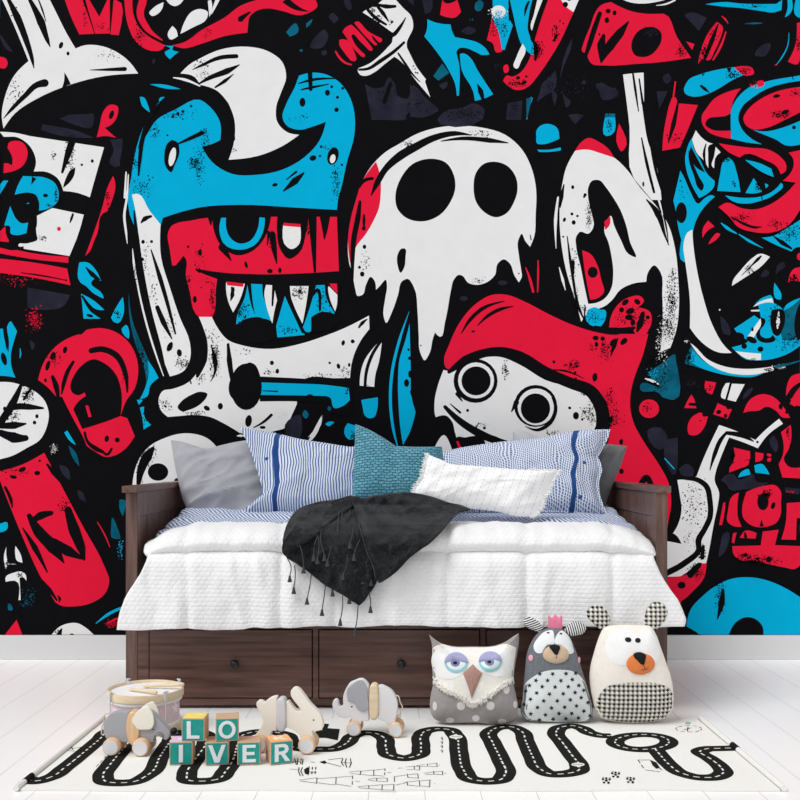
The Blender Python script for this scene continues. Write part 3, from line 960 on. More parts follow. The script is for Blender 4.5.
# ---------------------------------------------------------------- the mural: flat paint shapes on one sheet of wallpaper
def paint(name, rgb, vary=.03):
    return mat('mural '+name, rgb, .85, spec=.04, vary=vary, vscale=14)
INK = {'K': 0, 'W': 1, 'R': 2, 'C': 3, 'N': 4, 'T': 5}
MUR = [paint('black', (14, 14, 17), .1), paint('white', (232, 232, 232), .02), paint('red', (228, 26, 60)), paint('cyan', (2, 172, 216)), paint('navy', (38, 38, 52), .3), paint('dim cyan', (10, 92, 116), .35)]
def mural():
    mb = MB(); K = WALL/F; done = []; rnd = random.Random(5)
    def lay(x0, y0, x1, y1):
        l = 1
        for a, b, c, d, q in done:
            if q >= l and a < x1 and c > x0 and b < y1 and d > y0: l = q+1
        done.append((x0, y0, x1, y1, l)); return l
    def w(p, l): return ((p[0]-400)*K, WALL-.0025-l*.00012, CZ-(p[1]-HZ)*K)
    def put(ps, faces, ink, l=None):
        if l is None:
            xs = [p[0] for p in ps]; ys = [p[1] for p in ps]; l = lay(min(xs), min(ys), max(xs), max(ys))
        for mir in (None, -800, 800):         # the wallpaper repeats beyond the picture's edges
            q = ps if mir is None else [(mir+p[0], p[1]) for p in ps]
            if mir is not None and (max(p[0] for p in q) < -230 or min(p[0] for p in q) > 1030 or min(p[0] for p in ps) < 0 or max(p[0] for p in ps) > 800): continue
            mb.add([w(p, l) for p in q], faces, INK[ink])
    def clip(p): return (p[0], min(p[1], 634.5))
    def fill(ps, ink):
        ps = [clip(p) for p in ps]
        if len(ps) < 3: return
        put(ps, [f for f in tessellate_polygon([[Vector((p[0], p[1], 0)) for p in ps]])], ink)
    ox = oy = 0; sc = 1
    for line in MURAL.strip().splitlines():
        t = line.split(None, 1)
        if t[0] == '@': ox, oy, sc = (float(v) for v in t[1].split())
        elif t[0] == '#': continue
        elif t[0] in INK: 
            ps = parse(t[1], ox, oy, sc)
            if len(ps) > 2: fill(spline(ps, 4), t[0])
        elif t[0] == 'p':
            ink, s = t[1].split(None, 1); fill([(a, b) for a, b, c in parse(s, ox, oy, sc)], ink)
        else:
            ink, s = t[1].split(None, 1)
            it = [[float(v) for v in q.split(',')] for q in s.split()]
            if t[0] == 's':
                k_ = 1.22 if ink == 'K' else 1.1
                it2 = [(ox+a/sc, oy+b/sc, c/sc*k_) for a, b, c in it]
                L, Q = brush(it2)
                def cap(p, q, r):
                    a = math.atan2(p[1]-q[1], p[0]-q[0]); return [(p[0]+r*math.cos(a+t), p[1]+r*math.sin(a+t)) for t in (-1.05, -.52, 0, .52, 1.05)]
                ps = [clip(p) for p in L+Q]; n = len(L)
                fs = [(i, i+1, n+i+1, n+i) for i in range(n-1)]
                for i, j in ((0, 1), (-1, -2)):
                    r = it2[i][2]/2
                    if r > .5:
                        b = len(ps); ps += [clip(q) for q in cap(it2[i][:2], [(L[j][t]+Q[j][t])/2 for t in (0, 1)], r)]
                        fs.append(([0, b, b+1, b+2, b+3, b+4, n] if i == 0 else [n-1, b, b+1, b+2, b+3, b+4, 2*n-1]) if 0 else [b, b+1, b+2, b+3, b+4]+([n, 0] if i == 0 else [n-1, 2*n-1]))
                put(ps, fs, ink)
            elif t[0] == 'd':
                for q in it:
                    q = q+[q[2]] if len(q) == 3 else q
                    fill(ellipse(ox+q[0]/sc, oy+q[1]/sc, q[2]/sc, q[3]/sc, q[4] if len(q) > 4 else 0, 24), ink)
            elif t[0] == 'g':
                for cx, cy, rx, ry, n in it:
                    l = lay(ox+(cx-rx)/sc, oy+(cy-ry)/sc, ox+(cx+rx)/sc, oy+(cy+ry)/sc)
                    vs_ = []; fs = []
                    for _ in range(int(n*1.8)):
                        x = rnd.gauss(0, .55); y = rnd.gauss(0, .55)
                        if abs(x) > 1.3 or abs(y) > 1.3: continue
                        px, py = ox+(cx+x*rx)/sc, oy+(cy+y*ry)/sc
                        if py > 633: continue
                        r = (.14+.85*rnd.random()**2.8); a0 = rnd.random()*6; k = len(vs_)
                        for j in range(5):
                            rr = r*(.5+.7*rnd.random()); vs_.append((px+rr*math.cos(a0+j*1.257), py+rr*math.sin(a0+j*1.257)))
                        fs.append([k, k+1, k+2, k+3, k+4])
                    if vs_: put(vs_, fs, ink, l)
    mb.add([(-4, WALL-.0025, .113), (4, WALL-.0025, .113), (4, WALL-.0025, 3.3), (-4, WALL-.0025, 3.3)], [(0, 1, 2, 3)], 0)
    o = mb.build('wall_mural', MUR, smooth=False, fix=False)
    tag(o, 'black, white, red and cyan graffiti mural of cartoon monsters covering the back wall', 'mural')
mural()
# ---------------------------------------------------------------- daybed
def wood_mat(name, rgb, dark, scale=1, axis=0, rough=.38):
    m = mat(name, rgb, rough, spec=.4); g = NT(m); o = g.obj()
    mp = g.n('ShaderNodeMapping'); s = [26, 26, 26]; s[axis] = 1.6
    mp.inputs['Scale'].default_value = [v*scale for v in s]; g.l(o, mp.inputs['Vector'])
    f = g.noise(mp.outputs[0], 2.2, 6); f2 = g.noise(o, 3.0, 2)
    q = g.math('ADD', g.math('MULTIPLY', f, .75), g.math('MULTIPLY', f2, .35))
    r = g.n('ShaderNodeValToRGB'); r.color_ramp.elements[0].position = .38; r.color_ramp.elements[1].position = .72
    r.color_ramp.elements[0].color = lin(dark); r.color_ramp.elements[1].color = lin(rgb)
    g.l(q, r.inputs[0]); g.l(r.outputs[0], g.b.inputs['Base Color']); g.bump(f, .15, .001); return m
DKX = wood_mat('dark brown wood lengthwise', (112, 82, 73), (66, 43, 37), axis=0)
DKZ = wood_mat('dark brown wood upright', (118, 90, 81), (72, 49, 43), axis=2)
DKY = wood_mat('dark brown wood crosswise', (118, 90, 81), (72, 49, 43), axis=1)
KNOB = mat('black knob', (20, 20, 21), .3, spec=.5)
BL, BR, BF, BB = -1.031, 1.005, 3.75, 4.64
bed = empty('daybed', ((BL+BR)/2, (BF+BB)/2, 0), 0, 'dark brown wooden daybed with panelled arms and three drawers in its base', 'bed')
def bpart(mb, name, m, parent=bed, **k):
    o = mb.build(name, m, None, **k); o.parent = parent
    o.matrix_parent_inverse = (parent_world(parent)).inverted(); return o
def parent_world(p):
    M = Matrix.LocRotScale(p.location, p.rotation_euler, None)
    return (parent_world(p.parent) @ p.matrix_parent_inverse @ M) if p.parent else M
PW = .044
for s, x0 in ((-1, BL), (1, BR-PW)):
    mb = MB(); xm = x0+PW/2
    mb.box(xm-.011, xm+.011, BF+.04, BB-.04, .30, .81, .001)
    n = 9; y0, y1 = BF+.10, BB-.10
    for k in range(n):                                   # tongue-and-groove boards
        a = y0+(y1-y0)*k/n; mb.box(xm-.014, xm+.014, a+.003, a+(y1-y0)/n-.003, .34, .72, .004)
    mb.box(xm-.018, xm+.018, BF+.04, BB-.04, .72, .812, .003); mb.box(xm-.018, xm+.018, BF+.04, BB-.04, .30, .36, .003)
    for a in (BF+.04, BB-.11): mb.box(xm-.018, xm+.018, a, a+.07, .36, .72, .003)
    arm = bpart(mb, 'side_panel', DKZ)
    for a in (BF, BB-.045): bpart(MB().box(x0, x0+PW, a, a+.045, 0, .812, .003), 'post', DKZ, arm)
    e0, e1 = (x0-.012, x0+PW+.003) if s < 0 else (x0-.003, x0+PW+.012)
    bpart(MB().box(e0, e1, BF-.012, BB+.01, .812, .838, .004), 'top_cap', DKY, arm)
mb = MB(); mb.box(BL+PW, BR-PW, BB-.035, BB-.012, .30, .812, .001)
n = 22
for k in range(n):
    a = BL+PW+.07; b = BR-PW-.07; q = (b-a)/n; mb.box(a+q*k+.002, a+q*(k+1)-.002, BB-.042, BB-.03, .36, .73, .004)
mb.box(BL+PW, BR-PW, BB-.045, BB-.008, .73, .812, .003)
back = bpart(mb, 'back_panel', DKZ)
bpart(MB().box(BL+PW+.004, BR-PW-.004, BB-.058, BB+.01, .812, .838, .004), 'top_cap', DKX, back)
# base: rails, stiles and plinth around the drawers
DX = [(148.5, 312.8), (318.2, 480.3), (485.7, 652)]
DX = [((a-400)/F*BF, (b-400)/F*BF) for a, b in DX]
ZT, ZB = CZ-(629-HZ)/F*BF, CZ-(698.7-HZ)/F*BF
mb = MB()
mb.box(BL+PW, BR-PW, BF+.002, BF+.03, ZT, .345, .002); mb.box(BL+PW, BR-PW, BF+.002, BF+.03, .012, ZB, .002)
xs = [(BL+PW, DX[0][0])]+[(DX[i][1], DX[i+1][0]) for i in (0, 1)]+[(DX[2][1], BR-PW)]
for a, b in xs: mb.box(a, b, BF+.002, BF+.03, ZB, ZT, .001)
mb.box(BL+PW, BR-PW, BB-.07, BB-.045, .004, .34, .002)
mb.box(BL+PW, BR-PW, BF+.03, BB-.05, .29, .31, .001)
bpart(mb, 'base_frame', DKX)
for i, (a, b) in enumerate(DX):
    mb = MB().box(a+.004, b-.004, BF-.001, BF+.018, ZB+.004, ZT-.004, .0025)
    mb.box(a+.02, b-.02, BF+.018, BF+.6, ZB+.01, ZB+.022, .001)
    for xx in (a+.02, b-.032): mb.box(xx, xx+.012, BF+.018, BF+.6, ZB+.01, ZT-.03, .001)
    mb.box(a+.02, b-.02, BF+.59, BF+.6, ZB+.01, ZT-.03, .001)
    d = bpart(mb, 'drawer', DKX)
    kx = (a+b)/2+(.018 if i == 0 else .008); kz = CZ-(663-HZ)/F*BF
    kb = MB().lathe([(0, 0), (.0075, 0), (.0075, .008), (.011, .012), (.0155, .017), (.0165, .023), (.0145, .029), (.009, .033), (0, .034)], 24, 0,
                    Matrix.Translation((kx, BF-.001, kz)) @ Matrix.Rotation(R(90), 4, 'X'))
    bpart(kb, 'knob', KNOB, d)
# ---------------------------------------------------------------- fabrics
def stripe_mat(name, pitch=.0135, duty=.44, wav=.006, band=None, dash=False, blue=(76, 106, 158), white=(216, 221, 231)):
    m = mat(name, white, .85, spec=.1, sheen=.1); g = NT(m); uv, u, v = g.uv()
    if wav:
        w_ = g.noise(uv, 5.5, 2); u2 = g.math('ADD', u, g.math('MULTIPLY', g.math('SUBTRACT', w_, .5), wav*8))
    else: u2 = u
    f = g.math('FRACT', g.math('DIVIDE', g.math('ADD', u2, 10), pitch))
    st = g.math('LESS_THAN', f, duty)
    if dash: st = g.math('MULTIPLY', st, g.math('LESS_THAN', g.math('FRACT', g.math('DIVIDE', g.math('ADD', v, g.math('MULTIPLY', u, .5)), .0125)), .74))
    c = g.mix(st, lin(white), lin(blue))
    if band:
        b = g.math('LESS_THAN', g.math('ABSOLUTE', g.math('SUBTRACT', g.math('ADD', u2, g.math('MULTIPLY', v, -.12 if dash else .02)), band-(.025 if dash else 0))), .011)
        c = g.mix(b, c, lin((32, 68, 128)))
    g.l(c, g.b.inputs['Base Color'])
    g.bump(g.noise(uv, 220, 2), .25, .001); return m
def waffle_mat(name):
    m = mat(name, (236, 236, 237), .9, spec=.1, sheen=.15); g = NT(m); uv, u, v = g.uv()
    rw = g.math('MULTIPLY', g.math('FRACT', g.math('MULTIPLY', g.math('FLOOR', g.math('DIVIDE', v, .0155)), .5)), .021)
    a = g.math('ABSOLUTE', g.math('SINE', g.math('MULTIPLY', g.math('ADD', u, rw), math.pi/.021)))
    b = g.math('ABSOLUTE', g.math('SINE', g.math('MULTIPLY', v, math.pi/.0155)))
    h = g.math('MULTIPLY', g.math('POWER', a, .5), g.math('POWER', b, .5))
    h = g.math('ADD', h, g.math('MULTIPLY', g.noise(uv, 60, 3), .8))
    g.bump(h, .42, .004); return m
WAFFLE = waffle_mat('white waffle cotton')
SHEETM = stripe_mat('fine blue striped sheet', .0150, .45, .008)
nz = lambda x, y, z=0: noise.noise(Vector((x, y, z)))
def solid(o, t, sub=0):
    if sub:
        s = o.modifiers.new('sub', 'SUBSURF'); s.levels = s.render_levels = sub
    m = o.modifiers.new('cloth', 'SOLIDIFY'); m.thickness = t; m.offset = 0
    return o
def grid_obj(name, P, UV, m, parent=None):
    nu, nv = len(P), len(P[0]); mb = MB(); vs = []; uv = []; fs = []
    for i in range(nu):
        for j in range(nv): vs.append(P[i][j]); uv.append(UV[i][j])
    for i in range(nu-1):
        for j in range(nv-1): a = i*nv+j; fs.append((a, a+nv, a+nv+1, a+1))
    mb.add(vs, fs, 0, uv); o = mb.build(name, m, parent, fix=False)
    return o
# bed sheet: the striped sheet tucked round the mattress
def ztop(y): return .668+(y-3.9)*.13
def bed_sheet():
    x0, x1, y0, y1 = -.955, .945, 3.845, 4.565; r = .045
    prof = [(y0, .315, 0)]
    for k in range(8):
        a = math.pi/2*k/7; prof.append((y0+r-r*math.cos(a), ztop(y0+r)-r+r*math.sin(a), 1))
    for k in range(1, 34): prof.append((y0+r+(y1-y0-r)*k/33, ztop(y0+r+(y1-y0-r)*k/33), 1))
    prof.append((y1+.012, .66, 0)); prof.append((y1+.012, .315, 0))
    nu = 120; P = []; UV = []
    for i in range(nu+1):
        t = i/nu; row = []; ur = []; s = 0; pv = None
        for (y, z, top) in prof:
            x = x0+(x1-x0)*t; e = min(t, 1-t)*(x1-x0)
            dz = 0
            if e < r: dz = -(r-math.sqrt(max(0, r*r-(r-e)**2)))
            wr = (.020*nz(x*3.2, y*9, 1)+.010*nz(x*9, y*22, 4)) if top else .004*nz(x*8, z*8, 2)
            q = Vector((x, y-(.006*nz(x*7, 3)), z+(dz if top else 0)+wr))
            if pv is not None: s += (Vector((0, y, z))-pv).length
            pv = Vector((0, y, z)); row.append(q); ur.append((.9*x+.6*s, s))
        P.append(row); UV.append(ur)
    # close the two ends down to the base
    P.insert(0, [Vector((x0-.002, p.y, .315)) for p in P[0]]); UV.insert(0, [(a-.3, b) for a, b in UV[0]])
    P.append([Vector((x1+.002, p.y, .315)) for p in P[-1]]); UV.append([(a+.3, b) for a, b in UV[-1]])
    o = grid_obj('bed_sheet', P, UV, SHEETM)
    tag(o, 'blue and white striped sheet tucked over the daybed mattress under the pillows', 'sheet')
bed_sheet()
def comforter():
    # (y, z, left px, right px): profile from the tucked end over the turned-down roll to the hem
    prof = [(4.02, .668, 186, 620), (3.97, .678, 178, 632), (3.91, .685, 166, 641), (3.85, .685, 155, 647), (3.79, .678, 148, 652), (3.735, .664, 144, 654.5), (3.70, .643, 143.5, 655.5),
            (3.690, .620, 145.5, 655.5), (3.702, .603, 149, 653), (3.742, .596, 151, 651), (3.710, .588, 150, 652), (3.688, .560, 147, 654), (3.676, .515, 141, 660), (3.670, .47, 132.5, 668), (3.664, .425, 125, 677), (3.660, .38, 120.5, 682.5), (3.656, .345, 118.3, 685), (3.655, .316, 117.3, 683.5)]
    pr = spline([(p[0], p[1], False) for p in prof], 6, False)
    lr = spline([(p[2], p[3], False) for p in prof], 6, False)
    nu = 190; P = []; UV = []
    seams = [(188, .8), (281, 1), (335, .6), (447, 1), (526, 1), (612, .9)]
    for i in range(nu+1):
        t = i/nu; row = []; ur = []; s = 0
        for j, (y, z) in enumerate(pr):
            d = y; l, r_ = lr[j]; xl, xr = (l-400)/F*d, (r_-400)/F*d
            x = xl+(xr-xl)*t; v = j/6
            drop = max(0, min(1, (v-9)/2)); px = 400+x/d*F
            e = min(t, 1-t)
            yy, zz = y, z
            roll = max(0, 1-abs(v-4.5)/4.5)
            # ends of the roll curl down and back
            if v < 10: zz -= .060*max(0, 1-e/.10)**2*min(1, roll*1.4); yy += .03*max(0, 1-e/.03)**2*roll
            wr = .012*nz(x*4, z*3, 7)*(.4+drop)+.009*nz(x*13, z*4, 3)*(.5+drop*.5)+.004*nz(x*34, z*14, 9)+.012*drop*(1-abs(nz(x*5.5+.5*z, z*1.6+x, 21)))**7
            if v < 9: wr += .006*nz(x*22, y*6+z*6, 5)
            for sx, a in seams:
                q = abs(px-(sx+2*nz(sx, z*9)))/5.0
                if q < 3: wr -= .017*a*math.exp(-q*q)*(1 if drop > .2 else .45)
            n = Vector((0, -1, 0)) if v > 9 else Vector((0, -.6, .8))
            hem = .010*max(0, v-15)/2*nz(x*6, 1.7)
            lift = (.012 if v > 15.5 else 0)*max(0, min(1, (px-235)/20))*(v-15.5)/1.5
            q = Vector((x, yy, zz+hem+lift))+n*(wr+.012*drop*math.sin(min(1, e*6)*math.pi/2))
            if j: s += math.hypot(y-pr[j-1][0], z-pr[j-1][1])
            row.append(q); ur.append((x, s))
        P.append(row); UV.append(ur)
    o = grid_obj('comforter', P, UV, WAFFLE)
    solid(o, .014); tag(o, 'white waffle-textured comforter turned down along the daybed and hanging over its front', 'comforter')
comforter()
# ---------------------------------------------------------------- pillows
class Pillow:                                # outline seen in the photo, laid on a leaning plane and stuffed
    def __init__(s, pts, d0, z0, tilt, T, p=2.6, q=.62, cen=None, seed=0, wr=.006, wf=7, flange=0, cr=0, ca=.7):
        s.t = R(tilt); s.d0, s.z0, s.T, s.p, s.q, s.seed, s.wr, s.wf, s.fl = d0, z0, T, p, q, seed, wr, wf, flange
        s.cr, s.ca = cr, (math.cos(ca), math.sin(ca))
        s.b = [s.loc(x, y) for x, y in pts]
        xs = [c[0] for c in s.b]; ys = [c[1] for c in s.b]
        s.c = s.loc(*cen) if cen else ((min(xs)+max(xs))/2, (min(ys)+max(ys))/2)
        s.ang = sorted((math.atan2(b[1]-s.c[1], b[0]-s.c[0]), math.hypot(b[0]-s.c[0], b[1]-s.c[1])) for b in s.b)
    def loc(s, px, py):
        a = (py-HZ)/F; k = math.tan(s.t); t = (s.d0+k*(CZ-s.z0))/(1+k*a)
        return ((px-400)/F*t, (CZ-a*t-s.z0)/math.cos(s.t))
    def rad(s, u, w):
        a = math.atan2(w-s.c[1], u-s.c[0]); A = s.ang; n = len(A)
        lo, hi = 0, n
        while lo < hi:
            m = (lo+hi)//2
            if A[m][0] < a: lo = m+1
            else: hi = m
        p, q = A[lo-1], A[lo % n]
        da = (q[0]-p[0]) % (2*math.pi) or 1e-9; f = ((a-p[0]) % (2*math.pi))/da
        return max(1e-6, p[1]+(q[1]-p[1])*min(1, f))
    def h(s, u, w):
        r = min(1, math.hypot(u-s.c[0], w-s.c[1])/s.rad(u, w)/(1-s.fl))
        return s.T*max(0, 1-r**s.p)**s.q
    def wob(s, u, w):
        r = s.wr*(nz(u*s.wf, w*s.wf, s.seed)+.5*nz(u*s.wf*2.7, w*s.wf*2.7, s.seed+3))
        if s.cr:
            a, b = u*s.ca[0]+w*s.ca[1], w*s.ca[0]-u*s.ca[1]
            r += s.cr*((1-abs(nz(a*2.4, b*9, s.seed+9)))**5+.6*(1-abs(nz(a*6, b*20, s.seed+5)))**5-.5)
        return r
    def world(s, u, w, off):
        return Vector((u, s.d0+w*math.sin(s.t)-off*math.cos(s.t), s.z0+w*math.cos(s.t)+off*math.sin(s.t)))
    def sloc(s, px, py, off=0):                  # the spot on the stuffed front that shows at this pixel
        x, y = px, py
        for _ in range(4):
            q = s.front(*s.loc(x, y), off); x += px-(400+q.x/q.y*F); y += py-(HZ+(CZ-q.z)/q.y*F)
        return s.loc(x, y)
    def front(s, u, w, off=0):
        hh = s.h(u, w); return s.world(u, w, hh+s.wob(u, w)*min(1, hh/(s.T*.5))+off)
    def body(s, mb, nr=26, mi=0):
        n = len(s.b); vs = []; uv = []; fs = []
        for side in (1, -1):
            o = len(vs); vs.append(s.front(*s.c) if side > 0 else s.world(*s.c, -s.T)); uv.append(s.c)
            for i in range(1, nr+1):
                r = 1-(1-i/nr)**1.6
                for bx, bw in s.b:
                    u, w = s.c[0]+(bx-s.c[0])*r, s.c[1]+(bw-s.c[1])*r
                    hh = s.T*max(0, 1-min(1, r/(1-s.fl))**s.p)**s.q
                    vs.append(s.world(u, w, side*(hh+.0015)+s.wob(u, w)*min(1, hh/(s.T*.5)) if side > 0 else -hh-.0015)); uv.append((u, w))
            for k in range(n):
                k2 = (k+1) % n; fs.append((o, o+1+k, o+1+k2))
                for i in range(nr-1):
                    a, b = o+1+i*n+k, o+1+i*n+k2; fs.append((a, a+n, b+n, b))
            if side > 0: last = o+1+(nr-1)*n
        l2 = len(vs)-n
        for k in range(n): k2 = (k+1) % n; fs.append((last+k, last+k2, l2+k2, l2+k))
        mb.add(vs, fs, mi, uv); return mb
    def patch(s, mb, pts, off=.002, mi=0, nr=7, dome=0, edge=0):   # a piece of cloth sewn on the front
        q = [s.sloc(x, y) for x, y in pts]; n = len(q)
        cx, cw = sum(a for a, b in q)/n, sum(b for a, b in q)/n
        vs = [s.front(cx, cw, off+dome)]; uv = [(cx, cw)]; fs = []
        for i in range(1, nr+1):
            r = i/nr
            for a, b in q:
                u, w = cx+(a-cx)*r, cw+(b-cw)*r
                e = off+dome*math.sqrt(max(0, 1-r*r)) if i < nr else off
                vs.append(s.front(u, w, e)); uv.append((u, w))
        for a, b in q: vs.append(s.front(a, b, -.003)); uv.append((a, b))
        for k in range(n):
            k2 = (k+1) % n; fs.append((0, 1+k, 1+k2))
            for i in range(nr): a, b = 1+i*n+k, 1+i*n+k2; fs.append((a, a+n, b+n, b))
        mb.add(vs, fs, mi, uv); return mb
    def line(s, mb, pts, r=.0012, mi=0, off=.0015):
        return mb.tube([s.front(*s.sloc(x, y), off) for x, y in pts], r, 6, mi)
def root(name, p, label, cat, group=None):
    return empty(name, p, 0, label, cat, group)
def kid(mb, name, m, parent, **k):
    o = mb.build(name, m, None, **k); o.parent = parent; o.matrix_parent_inverse = parent_world(parent).inverted(); return o
GP = 'pillows along the daybed'
def linen(name, rgb):
    m = mat(name, rgb, .9, spec=.08, sheen=.2); g = NT(m); uv, u, v = g.uv()
    f = g.noise(uv, 12, 5); g.l(g.mix(g.math('MULTIPLY', f, .5), lin(rgb), lin(tuple(c*.8 for c in rgb))), g.b.inputs['Base Color'])
    g.bump(g.math('ADD', g.noise(uv, 300, 2), g.math('MULTIPLY', f, 3)), .3, .002); return m
def mid(p): return p.world(p.c[0], min(b[1] for b in p.b), 0)
# grey pillow by the left arm
p = Pillow(outline('171,440.6c 180,441.5 192,445 207,449 222,445.5 237,442 252,440c 270,470 266,500 252,517c 220,520 192,519c 183,500 178,480 174,460', sub=9), 4.36, .715, 22, .055, seed=2, wr=.016, wf=5, cr=.015, ca=.5)
t = root('pillow', mid(p), 'grey linen pillow leaning by the left arm of the daybed', 'pillow', GP)
kid(p.body(MB()), 'pillow_case', linen('grey linen', (172, 173, 180)), t)
# striped pillow, left
p = Pillow(outline('240,427c 257,430 275,433 300,439 325,443 350,447c 380,446 408,452c 406,475 403,500 395,513c 350,508 300,513 243,514c 246,508 255,502 262,496c 262,488 260,480c 252,455', sub=9), 4.22, .715, 28, .065, seed=5, wr=.014, wf=6, flange=.06, cr=.008, ca=1.2)
ub = p.loc(279, 460)[0]
t = root('pillow', mid(p), 'blue and white striped pillow standing between the grey pillow and the teal cushion', 'pillow', GP)
kid(p.body(MB()), 'pillow_case', stripe_mat('striped pillow cotton left', .0116, .45, .006, ub), t)
BLUE = mat('blue button', (40, 78, 140), .4)
def button(p, x, y, t):
    u, w = p.sloc(x, y); mb = MB().ball(p.front(u, w, .002), (.0085, .004, .0085), 8); kid(mb, 'button', BLUE, t)
button(p, 267, 459, t)
# small grey pillow glimpsed behind
p = Pillow(outline('513,432c 521,430.5 531,434 541,437.5 555,443 568,447c 568,500 564,512c 530,512 515,510c 512,470', sub=8), 4.44, .72, 12, .05, seed=8)
t = root('pillow', mid(p), 'pale grey pillow whose corner peeks out above the right striped pillow', 'pillow', GP)
kid(p.body(MB()), 'pillow_case', linen('pale grey linen', (182, 183, 188)), t)
# dark grey pillow by the right arm
p = Pillow(outline('572,448c 590,444 609,444.5 627,446.5c 621,465 614,482 607,500c 604,516c 570,516c', sub=9), 4.39, .72, 22, .05, seed=11, wr=.01, cr=.008, ca=1.1)
t = root('pillow', mid(p), 'charcoal grey pillow behind the right striped pillow, near the right arm', 'pillow', GP)
kid(p.body(MB()), 'pillow_case', linen('charcoal linen', (106, 107, 110)), t)
# striped pillow, right
p = Pillow(outline('436,455c 455,449 478,445 500,442 540,437.5 575,431 610,429.5c 608,438 603,448 598,457c 602,470 599,482 601,498 609,517c 590,515 570,513 540,512 500,515 440,514c', sub=9), 4.22, .715, 30, .07, seed=14, wr=.014, wf=6, flange=.05, cr=.008, ca=1.9)
ub = p.loc(573, 470)[0]
t = root('pillow', mid(p), 'blue and white striped pillow with a navy band behind the small white cushion', 'pillow', GP)
kid(p.body(MB()), 'pillow_case', stripe_mat('striped pillow cotton right', .0100, .52, .010, ub, True), t)
button(p, 584, 463, t); button(p, 580, 497, t)
# teal woven cushion
tm = mat('teal woven cloth', (84, 148, 168), .85, spec=.1, sheen=.2); g = NT(tm); uv, u, v = g.uv()
br = g.n('ShaderNodeTexBrick'); br.offset = .5; br.inputs['Scale'].default_value = 1; br.inputs['Brick Width'].default_value = .023; br.inputs['Row Height'].default_value = .0115
br.inputs['Mortar Size'].default_value = .0022; br.inputs['Mortar Smooth'].default_value = 1
nv_ = g.n('ShaderNodeVectorMath', operation='ADD'); no_ = g.n('ShaderNodeTexNoise'); no_.inputs['Scale'].default_value = 34; g.l(uv, no_.inputs['Vector'])
sc_ = g.n('ShaderNodeVectorMath', operation='SCALE'); sc_.inputs['Scale'].default_value = .014; g.l(no_.outputs['Color'], sc_.inputs[0]); g.l(uv, nv_.inputs[0]); g.l(sc_.outputs[0], nv_.inputs[1]); g.l(nv_.outputs[0], br.inputs['Vector'])
br.inputs['Color1'].default_value = lin((104, 172, 192)); br.inputs['Color2'].default_value = lin((84, 150, 172)); br.inputs['Mortar'].default_value = lin((44, 98, 120))
g.l(br.outputs['Color'], g.b.inputs['Base Color']); g.bump(g.math('ADD', g.math('SUBTRACT', 1.0, br.outputs['Fac']), g.noise(uv, 120, 2)), 1.0, .005)
p = Pillow(outline('355.5,424.5c 366,428.5 381,437 396,446.5c 420,447.5 442,447c 444,470 442,499c 400,500 352,500c 353,475 354.5,448', sub=9), 4.08, .70, 18, .05, seed=17, wr=.008, p=3)
t = root('cushion', mid(p), 'teal woven cushion in the middle of the daybed, corner pointing up', 'cushion', GP)
kid(p.body(MB()), 'cushion_cover', tm, t)
# white lumbar cushion with frayed edge
wm = mat('white cotton with stitching', (240, 240, 241), .9, spec=.08, sheen=.15); g = NT(wm); uv, u, v = g.uv()
w_ = g.math('ADD', u, g.math('MULTIPLY', v, -.40)); fr = g.math('ABSOLUTE', g.math('SUBTRACT', g.math('FRACT', g.math('DIVIDE', g.math('ADD', w_, 10), .030)), .5))
ln = g.math('MULTIPLY', g.math('LESS_THAN', fr, .035), g.math('LESS_THAN', g.math('FRACT', g.math('DIVIDE', v, .016)), .6))
umax = p.loc(525, 480)[0]
ln = g.math('MULTIPLY', ln, g.math('LESS_THAN', w_, umax+.02))
g.l(g.mix(ln, lin((240, 240, 241)), lin((188, 188, 192))), g.b.inputs['Base Color']); g.bump(g.math('ADD', g.noise(uv, 16, 4), g.math('MULTIPLY', g.noise(uv, 240, 2), .15)), .5, .006)
OL = outline('428,455c 433,459.5 450,464 475,466 512,469 540,471 559,471.5c 552,482 545,497 537,512 532,516c 518,516.5 500,512 465,508 430,502 415,495c 415,490 421,481 425,467', sub=10)
p = Pillow(OL, 4.005, .70, 14, .05, seed=20, wr=.012, wf=9, cr=.010, ca=.3)
t = root('cushion', mid(p), 'small white lumbar cushion with frayed ends in front of the right striped pillow', 'cushion', GP)
kid(p.body(MB()), 'cushion_cover', wm, t)
mb = MB(); rnd = random.Random(4)
for k, (bx, bw) in enumerate(p.b):                        # frayed ruffle along the two ends
    x, y = OL[k]
    if 436 < x < 528: continue
    for q in range(3):
        dx, dw = bx-p.c[0], bw-p.c[1]; l = math.hypot(dx, dw)
        a = p.world(bx-dx/l*.004+rnd.uniform(-.004, .004), bw-dw/l*.004, rnd.uniform(0, .008)); L = rnd.uniform(.006, .016)
        b = p.world(bx+dx/l*L+rnd.uniform(-.006, .006), bw+dw/l*L+rnd.uniform(-.006, .006), rnd.uniform(0, .012))
        mb.tube([a, (a+b)/2+Vector((0, -.002, .001)), b], [.0028, .0024, .0014], 5)
kid(mb, 'fringe', mat('frayed white cotton', (236, 236, 236), .9), t)['kind'] = 'stuff'
